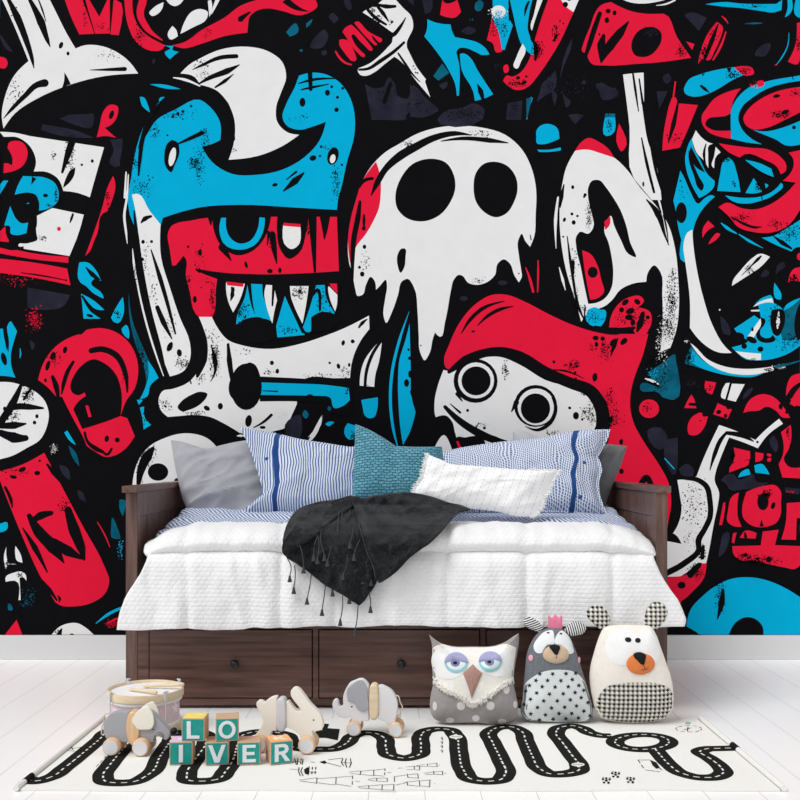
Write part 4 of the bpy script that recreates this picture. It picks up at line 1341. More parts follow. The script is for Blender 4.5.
# ---------------------------------------------------------------- black throw
THM = mat('charcoal knit', (31, 33, 36), .95, spec=.06, sheen=.2, vary=.6, vscale=120); g = NT(THM); o_ = g.obj()
wv = g.n('ShaderNodeTexNoise'); wv.inputs['Scale'].default_value = 260; g.l(o_, wv.inputs['Vector']); g.bump(wv.outputs['Fac'], .8, .003)
TSM = mat('charcoal yarn', (60, 62, 66), .9)
TD = [(470, 3.955), (490, 3.93), (505, 3.885), (515, 3.82), (525, 3.735), (535, 3.675), (545, 3.645), (560, 3.632), (580, 3.628), (600, 3.624), (660, 3.615)]
def tdepth(py):
    if py <= TD[0][0]: return TD[0][1]
    for (a, da), (b, db) in zip(TD, TD[1:]):
        if py <= b: return da+(db-da)*(py-a)/(b-a)
    return TD[-1][1]
def cloth(name, pts, lift, folds, parent, nr=22, th=.006, cen=None):
    q = [(270+x/4, 480+y/4) for x, y in pts]; n = len(q)
    cx, cy = cen or (sum(a for a, b in q)/n, sum(b for a, b in q)/n)
    vs = []; uv = []; fs = []
    def P(x, y):
        d = tdepth(y)-lift
        for (x1, y1, x2, y2, amp, wd) in folds:           # raised folds running along lines
            dx, dy = x2-x1, y2-y1; L = math.hypot(dx, dy); s_ = max(0, min(1, ((x-x1)*dx+(y-y1)*dy)/L/L))
            e = math.hypot(x-x1-dx*s_, y-y1-dy*s_)/wd; d -= amp*math.exp(-e*e)
        d -= .012*nz(x*.05, y*.05, 2)+.008*nz(x*.12, y*.12, 5)+.003*nz(x*.3, y*.3, 6)+.018*(1-abs(nz(x*.045+y*.03, y*.02-x*.01, 8)))**6
        return at(x, y, d)
    vs.append(P(cx, cy))
    for i in range(1, nr+1):
        for a, b in q: vs.append(P(cx+(a-cx)*i/nr, cy+(b-cy)*i/nr))
    for k in range(n):
        k2 = (k+1) % n; fs.append((0, 1+k, 1+k2))
        for i in range(nr-1): a, b = 1+i*n+k, 1+i*n+k2; fs.append((a, a+n, b+n, b))
    o = kid(MB().add(vs, fs), name, THM, parent, fix=True) if parent else MB().add(vs, fs).build(name, THM)
    m = o.modifiers.new('cloth', 'SOLIDIFY'); m.thickness = th; m.offset = 0
    return o
throw = root('throw_blanket', at(355, 560, 3.66), 'charcoal throw blanket with tassels draped over the middle of the white comforter', 'blanket')
cloth('hanging_end', outline('60,285c 110,262c 170,215 240,165 320,70c 345,130 390,300 420,360 430,395c 415,430 400,450 380,480 358,502c 330,485 300,465 220,420 130,350 66,312c', sub=8), .004, [(320, 520, 350, 590, .012, 7), (300, 545, 345, 575, .008, 5), (338, 530, 362, 580, .012, 6)], throw)
cloth('folded_over_part', outline('318,64c 345,68 375,74 400,68 470,57 550,51 640,66 720,92 765,102 803,118c 760,128 738,145 700,190 640,250 560,310 490,380 437,412c 425,395 415,350 390,295 360,190 338,110', sub=8), .020,
      [(355, 500, 372, 575, .022, 5), (362, 500, 405, 545, .010, 6), (372, 498, 440, 505, .010, 5), (380, 520, 420, 530, .008, 5)], throw)
cloth('folded_over_part', outline('322,62c 270,78 180,92 100,130 68,180 52,250 50,288 64,306c 75,285 112,268c 170,230 235,172 300,125 348,92c 345,70c', sub=8), .030,
      [(286, 550, 300, 515, .016, 7), (300, 515, 345, 500, .014, 6), (310, 528, 345, 502, .010, 4)], throw, cen=(292, 522))
TAS = ['70,315 84,345 79,385', '98,342 101,375 95,432', '165,378 160,420 148,475', '222,418 216,470 208,520', '250,425 247,432 250,442', '290,462 290,510 281,560', '318,468 317,472', '352,498 350,540 341,600', '396,452 402,480 402,508',
       '120,262 130,300 134,350', '190,220 196,265 190,312', '190,225 178,260 175,300', '235,170 210,195 218,300', '245,265 238,295 230,322', '282,85 275,140 272,190', '302,78 292,120 288,140', '320,120 312,150 300,160', '334,190 328,225 320,250', '360,238 345,270 336,300', '310,300 305,345 294,375', '392,318 378,345 372,392', '240,175 190,205 158,190', '410,340 400,360 404,400']
for s in TAS:
    q = [(270+x/4, 480+y/4) for x, y, c in parse(s)]
    c = spline([(a, b, False) for a, b in q], 5, False) if len(q) > 2 else q
    inner = q[-1][1] < 480+395/4*.99 and q[0][1] < 480+340/4 and not (q[0][0] < 296 and q[0][1] > 555)
    lift = .040 if inner else .014
    ps = [at(x, y, tdepth(y)-lift) for x, y in c]
    mb = MB().tube(ps, .0019, 6)
    e = ps[-1]; Mx = Matrix.Translation(e)
    mb.lathe([(0, .004), (.003, .003), (.004, 0), (.0042, -.004), (.0075, -.016), (.0085, -.021), (0, -.021)], 12, 0, Mx)
    kid(mb, 'tassel', TSM, throw)
# ---------------------------------------------------------------- play rug with printed roads
def rug():
    cream = mat('rug cream weave', (236, 235, 231), .95, spec=.06); g = NT(cream); o_ = g.obj()
    mp = g.n('ShaderNodeMapping'); mp.inputs['Scale'].default_value = (160, 330, 1); g.l(o_, mp.inputs['Vector'])
    ck = g.noise(mp.outputs[0], 1.0, 2); g.bump(ck, .5, .002)
    g.l(g.mix(g.math('MULTIPLY', ck, .22), lin((238, 237, 233)), lin((212, 210, 204))), g.b.inputs['Base Color'])
    blk = mat('rug printed black', (32, 33, 31), .95, spec=.05, vary=.3, vscale=160)
    wht = mat('rug printed white', (226, 226, 220), .95, spec=.05); grn = mat('rug printed green', (150, 200, 150), .95)
    fd, bd = 2.815, 3.585; x0f, x1f = (15-400)/F*fd+.014, (785-400)/F*fd-.014
    x0b, x1b = (103-400)/F*bd+.014, (701-400)/F*bd-.014
    mb = MB(); nx, ny = 110, 40; T = .006
    def hz(x, y): return T+.0012*nz(x*5, y*5)
    vs = []; fs = []
    for i in range(nx+1):
        for j in range(ny+1):
            v = j/ny; u = i/nx; y = fd+(bd-fd)*v; a = x0f+(x0b-x0f)*v; b = x1f+(x1b-x1f)*v; x = a+(b-a)*u
            wv = .003*math.sin(x*11)*(1-v)**6 if v < .3 else 0
            vs.append((x, y+wv, hz(x, y)))
    top = len(vs); vs += [(x, y, .0008) for x, y, z in vs]
    for i in range(nx):
        for j in range(ny):
            a = i*(ny+1)+j; fs.append((a, a+ny+1, a+ny+2, a+1)); fs.append((a+top, a+top+1, a+top+ny+2, a+top+ny+1))
    def rim(l):
        for a, b in zip(l, l[1:]): fs.append((a, b, b+top, a+top))
    rim([i*(ny+1) for i in range(nx+1)]); rim([i*(ny+1)+ny for i in range(nx+1)]); rim(list(range(ny+1))); rim([nx*(ny+1)+j for j in range(ny+1)])
    mb.add(vs, fs, 0)
    def gp(p): q = ground(p[0], p[1], T); return q.x, q.y
    def ribbon(pts, wd, mi, lift, taper=False):           # pts already on the floor plane
        L, Q = brush([(a, b, wd) for a, b in pts], 1)
        n = len(L); v_ = [(a, b, hz(a, b)+lift) for a, b in L+Q]
        mb.add(v_, [(i, i+1, n+i+1, n+i) for i in range(n-1)], mi)
    def road(s, closed=False):
        px = parse(s); c = [gp(p) for p in px]
        c = spline([(a, b, False) for a, b in c], 10, closed)
        if closed: c.append(c[0])
        # resample evenly
        out = [c[0]]; acc = 0
        for a, b in zip(c, c[1:]):
            l = math.hypot(b[0]-a[0], b[1]-a[1]); k = max(1, int(l/.008))
            for q in range(1, k+1): out.append((a[0]+(b[0]-a[0])*q/k, a[1]+(b[1]-a[1])*q/k))
        ribbon(out, RW, 1, .0005)
        s_ = 0; cur = [out[0]]; on = True
        for a, b in zip(out, out[1:]):
            s_ += math.hypot(b[0]-a[0], b[1]-a[1])
            if on: cur.append(b)
            if s_ > (.0165 if on else .0135):
                if on and len(cur) > 1: ribbon(cur, 0.0056, 2, .001)
                on = not on; s_ = 0; cur = [b]
    RW = .061
    road('27,779.5 37,781 50,777.5 65,767.5 82,754 100,739 109,731 120,728 128,733 129,741 124,748 110,765 103,776 107,782 118,783 133,782 148,775 160,757 170,742 178,733 190,731 203,733 206,742 194,761 187,774 190,781 203,781.5 216,780 226,771 233.5,758.5 238.5,743 246,734 258,731.5 272,732 286,735 290,741 293,747 305,749 320,749.3 333,749 342,746 348,742 353,736 362,733 375,733.5 383,737 386,748 391,756 405,758.5 417,756 421,747 421,736 426,731 436,729 448,729.5 455,735 459,752 464,771 472,779.5 485,781.5 499,780.5 505,775 501,760 492.5,742.5 489,733 500,727.5 511,727 520,730.5 525.5,741 533,757.5 540,769 550,774 565,774 578,771 579,765 572.5,756 562,742 556,732.5 561,727.5 572.5,726 582,728.5 590,733 600,735.5 612,736')
    ring = [(642+27*math.cos(2*math.pi*k/24), 742.2+7.4*math.sin(2*math.pi*k/24)) for k in range(24)]
    road(' '.join('%.1f,%.1f' % p for p in ring), True)
    RW = .058
    road('655,749 661,756 669,764.5 683,774 698,777.5 714,777.5 723,773.5 720,766.5 710,758.5 700,751.5 707,749 719,748.6 734,748.3')
    def shape(pts, mi, lift=.0013):
        v_ = [gp(p) for p in pts]; v3 = [(a, b, hz(a, b)+lift) for a, b in v_]
        mb.add(v3, tessellate_polygon([[Vector(p) for p in v3]]), mi)
    def ink(s, ox, oy, sc, w=.0035):                       # line drawings
        for q in s.split('/'):
            pts = [(a, b) for a, b, c in parse(q, ox, oy, sc)]
            q_ = [gp(p) for p in pts]; w_ = w*.72
            for a, b in zip(q_, q_[1:]):
                L = math.hypot(b[0]-a[0], b[1]-a[1]); k = max(1, int(L/.034))
                for i in range(k):
                    f0, f1 = i/k, (i+(.62 if k > 1 else 1))/k
                    ribbon([(a[0]+(b[0]-a[0])*f0, a[1]+(b[1]-a[1])*f0), (a[0]+(b[0]-a[0])*f1, a[1]+(b[1]-a[1])*f1)], w_, 1, .0012)
    # the black block printed behind the rabbit
    shape([(a, b) for a, b, c in parse('120,40 142,48 150,17 174,20 166,38 221,42 212,91 160,80 128,80 110,64', 290, 720, 4.444)], 1)
    # aeroplanes painted over the road
    for x, y in ((456, 737.3), (578, 765)):
        shape(ellipse(x, y, 6.6, 1.9), 2, .0016); shape(ellipse(x, y, 1.7, 2.9), 2, .0017); ribbon([gp((x-5, y)), gp((x+5, y))], .003, 1, .002)
    ink('5,178 15,192/20,172 28,200/35,172 32,200/50,172 46,203/58,175 54,200/8,185 60,187/90,188 110,190/235,172 228,190 238,205/250,172 245,190 252,212/268,172 272,192 264,212/230,190 275,192/40,212 38,232 46,250/55,212 48,230 58,250/85,208 80,252/100,210 96,250/115,210 110,248/60,232 118,234/170,178 235,170/165,192 228,208', 290, 720, 4.444, .004)
    ink('0,220 40,222/40,268 120,258/45,272 118,282/120,258 118,284/205,255 203,288/120,262 205,256/122,280 200,290/205,256 275,250/205,286 272,296/278,248 276,298/290,272 310,274/262,232 312,226/268,238 312,242/314,226 312,244/314,228 372,222/316,242 370,248/372,222 372,248/372,224 420,218/374,246 420,250/422,216 420,252/430,234 450,234/345,264 385,258/385,258 386,272/350,268 384,272/388,260 430,258/388,272 430,274/432,258 432,274/300,298 350,292/350,292 350,306/305,302 348,306/352,294 408,288/352,306 408,310/410,288 408,312/412,290 460,286/412,310 460,314/462,286 460,316', 290, 720, 4.444, .003)
    ink('480,216 500,214/515,210 550,208/518,222 548,222/552,206 552,222/555,208 575,206/555,222 575,224/576,208 576,224/465,252 515,246/465,276 463,252/520,240 525,258/525,244 565,240/525,256 568,260/568,240 570,262/470,290 495,284/500,284 520,276/520,274 522,292/525,276 575,270/525,290 575,296/575,270 577,296/580,272 620,268/580,294 620,298/622,266 620,300/640,284 645,284/595,238 640,232/600,242 635,244/638,228 640,244/642,232 676,230/642,242 676,244/678,228 678,246/684,238 695,238/560,204 600,200/565,208 608,208/610,196 612,208/615,198 650,194/615,208 652,208/652,192 654,210/660,202 668,202', 290, 720, 4.444, .003)
    for y in (82, 100, 118, 138): ink('%d,%d %d,%d/%d,%d %d,%d' % (668, y, 682, y+2, 675, y-6, 677, y+8), 290, 720, 4.444, .0035)
    shape([(a, b) for a, b, c in parse('130,188 155,182 165,192 150,196', 290, 720, 4.444)], 1); shape([(a, b) for a, b, c in parse('62,222 78,212 86,216 84,246 66,240', 290, 720, 4.444)], 1)
    shape([(a, b) for a, b, c in parse('310,686 350,680 340,692', 180, 534, 4.444)], 1)
    ink('152,640 200,640 255,688/152,640 180,680 240,688', 600, 600, 4, .004); shape([(a, b) for a, b, c in parse('200,640 225,650 240,672 225,676 210,662', 600, 600, 4)], 1)
    for x, y in ((25, 724), (62, 700), (122, 722)):
        shape([(600+(x+a)/4, 600+(y+b)/4) for a, b in ellipse(0, 0, 6, 4)], 1)
        for sx, sy in ((-13, -5), (0, -9), (13, -4), (9, 8), (-9, 8)): shape([(600+(x+sx+a)/4, 600+(y+sy+b)/4) for a, b in ellipse(0, 0, 5, 3.4)], 1); ink('%d,%d %d,%d/%d,%d %d,%d/%d,%d %d,%d' % (x-16, y-10, x-8, y-13, x+10, y-12, x+18, y-8, x+14, y+11, x+4, y+13), 600, 600, 4, .004)
    for k in range(10):
        a = 2*math.pi*k/10; b = a+.4
        ink('%f,%f %f,%f' % (355+52*math.cos(a), 516+13*math.sin(a), 355+52*math.cos(b), 516+13*math.sin(b)), 600, 600, 4, .004)
    ink('335,520 365,512/352,508 350,526', 600, 600, 4, .004); shape([(600+a/4, 600+b/4) for a, b in ellipse(352, 493, 12, 5)], 3)
    ink('255,590 285,596 330,588/262,602 300,606/280,582 292,600', 0, 600, 4, .004); ink('385,668 430,622/420,625 428,640', 0, 600, 4, .003)
    ink('505,596 540,594/515,602 530,606', 0, 600, 4, .004)
    rt = empty('play_rug', (0, 3.2, 0), 0, 'cream play rug printed with a winding black toy road on the white floor', 'rug')
    kid(mb, 'woven_mat', [cream, blk, wht, grn], rt, smooth=False, fix=False)
    hem = mat('rug rolled hem', (226, 224, 219), .85, (220, .3)); end = mat('rug rod white', (232, 231, 227), .7)
    for a, b, sg in (((x0f, fd), (x0b, bd), -1), ((x1f, fd), (x1b, bd), 1)):
        ps = [(a[0]+(b[0]-a[0])*k/16+sg*.010, a[1]+(b[1]-a[1])*k/16-.004, (.0102 if sg > 0 else .0095)) for k in range(17)]
        m = MB().tube(ps, .0092 if sg > 0 else .0085, 14)
        if sg < 0:
            q = gp((27, 779.5)); k = [i for i, p in enumerate(ps) if p[1] < q[1]+.06][-1]
        o = kid(m, 'rolled_hem', hem if sg < 0 else end, rt)
        # the printed road runs over the roll
        yy = gp((27, 779.5))[1] if sg < 0 else gp((734, 748.3))[1]
        f_ = (yy-a[1])/(b[1]-a[1]); cx = a[0]+(b[0]-a[0])*f_+sg*.010; dv = Vector((b[0]-a[0], b[1]-a[1], 0)).normalized()
        c = Vector((cx, yy-.004, .0102 if sg > 0 else .0095)); kid(MB().tube([c-dv*.028, c+dv*.028], .0099 if sg > 0 else .0092, 14), 'printed_road', blk, o)
rug()
# ---------------------------------------------------------------- wooden toys
ZR = .0075                                                   # top of the rug
BEECH = wood_mat('beech wood', (234, 200, 160), (216, 174, 132), 2.2, 2, .5)
PALEW = wood_mat('pale birch wood', (232, 214, 184), (218, 196, 162), 2, 0, .5)
GREYP = mat('grey painted wood', (168, 169, 174), .5); CREAM = mat('cream painted wood', (236, 230, 219), .5)
WHITEP = mat('white painted wood', (226, 224, 226), .5); DISC = mat('white wheel cap', (222, 223, 227), .45)
EAR = mat('cream wooden ear', (240, 236, 222), .5); INKB = mat('black dot paint', (18, 18, 18), .4); STRING = mat('beige cotton string', (214, 198, 182), .9)
def toy(name, px, py, yaw, label, cat='toy', group='wooden pull-along animals'):
    c = ground(px, py, ZR); dc_ = c.y+.026; c = c*(dc_/c.y); c.z = ZR
    t = empty(name, c, R(yaw), label, cat, group); return t, dc_/F, HZ+F*(CZ-ZR)/dc_
def loc(mb, name, m, t, **k): return mb.build(name, m, t, **k)
def wheels(t, xs, r, w, half, far=True):
    for x in xs:
        for s in ((-1, 1) if far else (-1,)):
            M = Matrix.Translation((x, s*(half+w/2+.0015), r)) @ Matrix.Rotation(R(90), 4, 'X')
            wh = MB().lathe([(.003, -w/2), (r-.004, -w/2), (r-.001, -w/2+.002), (r, -w/2+.005), (r, w/2-.005), (r-.001, w/2-.002), (r-.004, w/2), (.003, w/2)], 40, 0, M).build('wheel', BEECH, t)
            e = w/2*(1 if s < 0 else -1)
            MB().lathe([(0, e-.0005*(1 if s > 0 else -1)), (r*.80, e-.0005*(1 if s > 0 else -1)), (r*.83, e+(.0012 if s < 0 else -.0012)), (0, e+(.0012 if s < 0 else -.0012))], 36, 0, M).build('wheel_cap', DISC, wh)
        MB().tube([(x, -half-.004, r), (x, half+.004, r)], .0042, 12).build('axle', BEECH, t)
def side(s, ox, oy, sc, px0, py0, k, yaw=0, sub=6):          # outline in the photo -> toy's own x, z
    ca = math.cos(R(yaw))
    return [((x-px0)*k/ca, (py0-y)*k) for x, y in outline(s, ox, oy, sc, sub)]
# grey mouse
YA = -3
TX = 130.5; t, k, TY = toy('wooden_mouse', 133, 755, YA, 'grey wooden pull-along mouse with cream ears in front of the pink drum')
S = lambda s, sub=6: side(s, 90, 660, 6.667, TX, TY, k, YA, sub)
prism('hindquarters', [S('250,341c 160,341 125,355 95,395 80,440 82,480 95,510 112,540c 250,540c')], .030, GREYP, t)
prism('middle_board', [S('281,331 303,340 315,365 315,520 303,546 281,556 259,546 248,520 248,365 259,340')], .046, BEECH, t, bev=.006)
hd = prism('head', [S('315,400c 330,370 380,330 425,360c 528,466c 527,475c 500,522 470,505 430,492 418,515c 415,540c 315,540c')], .030, GREYP, t)
for y_ in (-1, 1):
    dx = 0 if y_ < 0 else .004
    e = prism('ear', [[(a+dx, b+(0 if y_ < 0 else .004)) for a, b in S('275,391 290,360 350,305 385,294 405,320 425,380 426,410 405,447 370,452 315,447 295,425')]], .008, EAR, t, bev=.0025)
    e.location = (0, y_*.0195, 0)
    q = S('416,452 420,455 418,460c'); MB().ball((q[0][0], y_*.0152, q[0][1]), (.0024, .0012, .0024), 8).build('eye', INKB, hd)
    mb = MB()
    for arc in ('440,480 455,470 475,475 492,495', '450,490 465,482 480,490 488,508', '460,500 470,494 482,505'):
        q = [(a, b) for a, b, c in parse(arc)]; q = [((90+x/6.667-TX)*k/math.cos(R(YA)), (TY-660-z/6.667)*k) for x, z in q]
        mb.tube([(a, y_*.0152, b) for a, b in q], .0007, 5)
    mb.build('whiskers', INKB, hd)
q = S('546,470c 550,470c 550,474c'); MB().ball((q[0][0], 0, q[0][1]), (.0115, .0115, .0115), 12).build('nose', INKB, hd)
q = [((90+x/6.667-TX)*k/math.cos(R(YA)), (TY-660-z/6.667)*k) for x, z in ((120, 362), (95, 358), (75, 372), (72, 420), (60, 450), (58, 500))]
MB().tube([(a, 0, b) for a, b in spline([(a, b, False) for a, b in q], 6, False)], .0022, 8).build('tail', STRING, t)
wheels(t, [side('150,583 151,583 151,584', 90, 660, 6.667, TX, TY, k, YA)[0][0], side('347,583 348,583 348,584', 90, 660, 6.667, TX, TY, k, YA)[0][0]], .0275, .027, .0155)
# cream rabbit
YA = -6
TX = 289.6; t, k, TY = toy('wooden_rabbit', 291, 753, YA, 'cream wooden pull-along rabbit rolling behind the letter blocks')
S = lambda s, sub=6: side(s, 240, 670, 8, TX, TY, k, YA, sub)
prism('hindquarters', [S('122,272 128,255 145,246 162,249 182,263c 215,235 250,215 288,208c 288,482c 245,490 236,528 210,560c 110,560c 108,530 130,500 160,455 176,415 172,385 158,345 132,305')], .026, CREAM, t)
prism('middle_board', [S('325,216 345,222 360,245 362,280 362,430 358,460 345,480 325,487 305,480 292,460 288,430 288,280 290,245 305,222')], .042, mat('pale grey painted board', (206, 205, 210), .5), t, bev=.006)
hd = prism('front_half', [S('364,250c 380,244 392,258 425,297 452,322 478,325c 480,310 462,280 425,235 402,195 402,160 420,138 440,134 465,145 505,190 560,262 600,300 640,345 658,400 662,430 650,460 620,473 572,474c 575,500 590,560c 480,560c 478,520 450,490 400,462 364,452c')], .026, CREAM, t)
for y_ in (-1, 1):
    q = S('585,387c 590,387c 590,390c'); MB().ball((q[0][0], y_*.0132, q[0][1]), (.0032, .0012, .0022), 8).build('eye', INKB, hd)
X = lambda x: ((240+x/8-TX)*k)/math.cos(R(YA))
wheels(t, [X(155), X(540)], .0275, .024, .0135)
# white elephant
YA = -5
TX = 376.8; t, k, TY = toy('wooden_elephant', 376.8, 736.3, YA, 'white wooden pull-along elephant with a grey ear, trunk pointing left')
S = lambda s, sub=6: side(s, 325, 670, 8, TX, TY, k, YA, sub)
prism('hindquarters', [S('431,122c 445,118 490,132 540,165 568,210 582,265 580,320 570,370 560,430c 500,430c 490,410 460,395 431,385c')], .028, WHITEP, t)
prism('middle_board', [S('395,103 415,110 428,130 431,160 431,335 427,365 415,384 395,391 373,384 362,365 359,335 359,160 362,130 375,110')], .042, PALEW, t, bev=.006)
hd = prism('head', [S('353,120c 330,90 300,71 275,72 240,86 200,105 172,145 152,195 147,240 146,280 128,296 112,285 105,250 92,238 74,242 64,260 68,310 88,345 120,370 160,380 190,376 215,372 200,430c 290,430c 300,405 325,402 353,402c')], .028, WHITEP, t)
for y_ in (-1, 1):
    e = prism('ear', [S('184,150 230,105 275,76 300,74 330,105 343,140 346,200 348,300 325,320 295,320 265,305 245,265 225,245 190,244 184,220')], .006, GREYP, t, bev=.002)
    e.location = (0, y_*.0175, 0)
    q = S('218,290c 221,290c 221,294c'); MB().ball((q[0][0], y_*.0142, q[0][1]), (.0028, .0012, .0028), 8).build('eye', INKB, hd)
X = lambda x: ((325+x/8-TX)*k)/math.cos(R(YA)); Z = lambda z: (TY-670-z/8)*k
MB().tube([(X(a), 0, Z(b)) for a, b in spline([(a, b, False) for a, b in ((555, 200), (585, 205), (600, 250), (618, 300), (605, 320), (602, 350), (590, 362))], 6, False)], .0022, 8).build('tail', STRING, t)
MB().ball((X(590), 0, Z(366)), (.007, .007, .007), 10).build('tail_bead', PALEW, t)
wheels(t, [X(240), X(572)], .0245, .023, .0145)
# ---------------------------------------------------------------- letter blocks
TEAL = mat('teal block face', (28, 150, 140), .6, vary=.10, vscale=60); LET = mat('white letter', (226, 228, 230), .5)
def rect(a, b, c, d): return [(a, b), (c, b), (c, d), (a, d)]
LETTERS = {'L': [[(-.30, -.42), (.32, -.42), (.32, -.27), (-.10, -.27), (-.10, .42), (-.30, .42)]],
 'O': [ellipse(0, 0, .41, .43, 0, 40), ellipse(0, 0, .24, .28, 0, 40)],
 'I': [rect(-.10, -.42, .10, .42)],
 'V': [[(-.42, .42), (-.22, .42), (0, -.18), (.22, .42), (.42, .42), (.12, -.42), (-.12, -.42)]],
 'E': [[(-.30, -.42), (.34, -.42), (.34, -.27), (-.11, -.27), (-.11, -.07), (.28, -.07), (.28, .08), (-.11, .08), (-.11, .28), (.33, .28), (.33, .42), (-.30, .42)]],
 'R': [[(-.34, -.42), (-.15, -.42), (-.15, -.08), (-.04, -.08), (.18, -.42), (.42, -.42), (.16, -.06), (.30, .02), (.35, .17), (.30, .33), (.17, .41), (.04, .42), (-.34, .42)],
       [(-.15, .07), (.05, .07), (.14, .11), (.16, .17), (.13, .24), (.05, .27), (-.15, .27)]]}
BLK = wood_mat('block maple wood', (214, 178, 146), (192, 150, 116), 2.4, 0, .55)
def block(ch, cx, pyb, yaw, label, top=None, base=None):
    if base is None: d = ground(cx, pyb, ZR).y; z = ZR
    else: d, z = base
    e = 22.9/F*d; X0 = (cx-400)/F*(d if abs(yaw) < 10 else d+e/2)
    t = empty('letter_block', (X0, d+e/2, z), R(yaw), label, 'toy block', 'wooden letter blocks')
    h = e/2
    t_ = MB().box(-h, h, -h, h, 0, e, .0022, seg=3).build('cube_body', BLK, t)
    MB().box(-h+.0025, h-.0025, -h-.0006, -h+.002, .0025, e-.0025, .0008).build('painted_face', TEAL, t)
    sc = e*.90
    prism('letter', [[(a*sc, b*sc) for a, b in lp] for lp in LETTERS[ch]], .0024, LET, t, bev=.0004, M=Matrix.Translation((0, -h-.0012, h)))
    if top:
        rgb, shp, srgb = top
        tm_ = mat('block top '+ch, rgb, .6)
        o = MB().box(-h+.0022, h-.0022, -h+.0022, h-.0022, e-.001, e+.0007, .0005).build('painted_top', tm_, t)
        prism('picture', [[(a*e, b*e) for a, b in lp] for lp in shp], .001, mat('block picture '+ch, srgb, .6), o, bev=.0002, M=Matrix.Translation((0, 0, e+.001)) @ Matrix.Rotation(R(-90), 4, 'X'))
    return d, e
dI, eI = block('I', 180, 765, 5, 'teal letter I block at the left end of the bottom row, lilac on top', ((214, 196, 222), [ellipse(0, 0, .2, .2)], (232, 220, 236)))
block('V', 215.6, 765.2, 7, 'teal letter V block, second in the bottom row')
block('E', 247.6, 765, 6, 'teal letter E block, third in the bottom row')
kk = [[(-.30, .30), (-.12, .30), (-.12, .06), (.14, .30), (.36, .30), (.06, .02), (.38, -.30), (.14, -.30), (-.12, -.06), (-.12, -.30), (-.30, -.30)]]
block('R', 279.2, 764.3, 19, 'teal letter R block at the right end, turned slightly, orange top', ((240, 178, 122), [[(a*.8, b*.8) for a, b in kk[0]]], (248, 222, 198)))
block('L', 193, 741, 0, 'teal letter L block stacked on the I and V blocks, yellow on top', ((238, 214, 122), [ellipse(0, 0, .33, .33), ellipse(0, 0, .2, .2)], (246, 226, 90)), (dI+.004, ZR+eI+.0012))
block('O', 225.4, 739.6, 8.5, 'teal letter O block stacked on the V and E blocks', None, (dI+.006, ZR+eI+.0012))
# ---------------------------------------------------------------- drum
PINK = mat('pale pink drum shell', (230, 204, 211), .5); DWHITE = mat('white drum band', (240, 240, 240), .5); METAL = mat('brushed steel', (214, 215, 218), .35); METAL.node_tree.nodes['Principled BSDF'].inputs['Metallic'].default_value = .15
STAR = mat('pale star print', (242, 236, 238), .6)
dc = 3.455; zt = CZ-(687.6-HZ)/F*dc; RD = 37.6/F*dc
t = empty('toy_drum', ((145.5-400)/F*dc, dc, ZR), 0, 'pale pink toy drum with white stars and wooden hoops beside the daybed', 'drum')
zt -= ZR; rb = RD*.885
mb = MB().lathe([(0, .012), (rb, .012), (rb, zt-.030), (rb*.5, zt-.030)], 72)
for a0 in (-131, -65, -16, 28, 72, 116, 160, 200):
    vs = []; 
    for k_ in range(10):
        r_ = .025 if k_ % 2 == 0 else .0105; a = math.pi/2+k_*math.pi/5
        th = R(a0)+r_*math.cos(a)/rb; vs.append(((rb+.0006)*math.cos(th), (rb+.0006)*math.sin(th), zt*.56+r_*math.sin(a)))
    c = ((rb+.0008)*math.cos(R(a0)), (rb+.0008)*math.sin(R(a0)), zt*.56)
    mb.add([c]+vs, [(0, 1+i, 1+(i+1) % 10) for i in range(10)], 1)
mb.build('shell', [PINK, STAR], t)
def hoop(name, z0, z1, r0, r1, m):
    return MB().lathe([(r1, z0+.002), (r1, z1-.002), (r1-.001, z1), (r0+.001, z1), (r0, z1-.002), (r0, z0+.002), (r0+.001, z0), (r1-.001, z0), (r1, z0+.002)], 72).build(name, m, t)
hoop('top_hoop', zt-.027, zt, RD-.007, RD, PALEW); hoop('bottom_hoop', 0, .024, rb, RD*.95, PALEW)
hoop('white_band', zt-.038, zt-.027, rb-.002, RD-.005, DWHITE); hoop('white_band', .024, .032, rb-.002, rb+.004, DWHITE)
MB().lathe([(0, zt-.010), (RD-.0075, zt-.010), (RD-.0075, zt-.014), (0, zt-.014)], 72).build('drum_head', mat('drum skin', (240, 240, 240), .5), t)
for a in (-135, -46, 45, 132):
    c = Vector((math.cos(R(a)), math.sin(R(a)), 0)); M = Matrix.Rotation(R(a), 4, 'Z')
    rr = RD+.004
    rod = MB().tube([c*rr+Vector((0, 0, .020)), c*rr+Vector((0, 0, zt+.004))], .0022, 8).build('tension_rod', METAL, t)
    MB().box(RD-.010, RD+.009, -.0055, .0055, zt-.022, zt+.001, .001, M=M).build('clamp', METAL, rod)
    mb = MB().tube([M @ Vector((RD+.004, -.010, zt+.007)), M @ Vector((RD+.004, .010, zt+.007))], [.0028, .0028], 8)
    mb.lathe([(0, zt+.001), (.0038, zt+.001), (.0038, zt+.010), (0, zt+.011)], 12, 0, Matrix.Translation(c*rr)); mb.build('wing_nut', METAL, rod)
    MB().box(RD*.92-.004, RD+.007, -.005, .005, .008, .022, .001, M=M).build('clamp', METAL, rod)
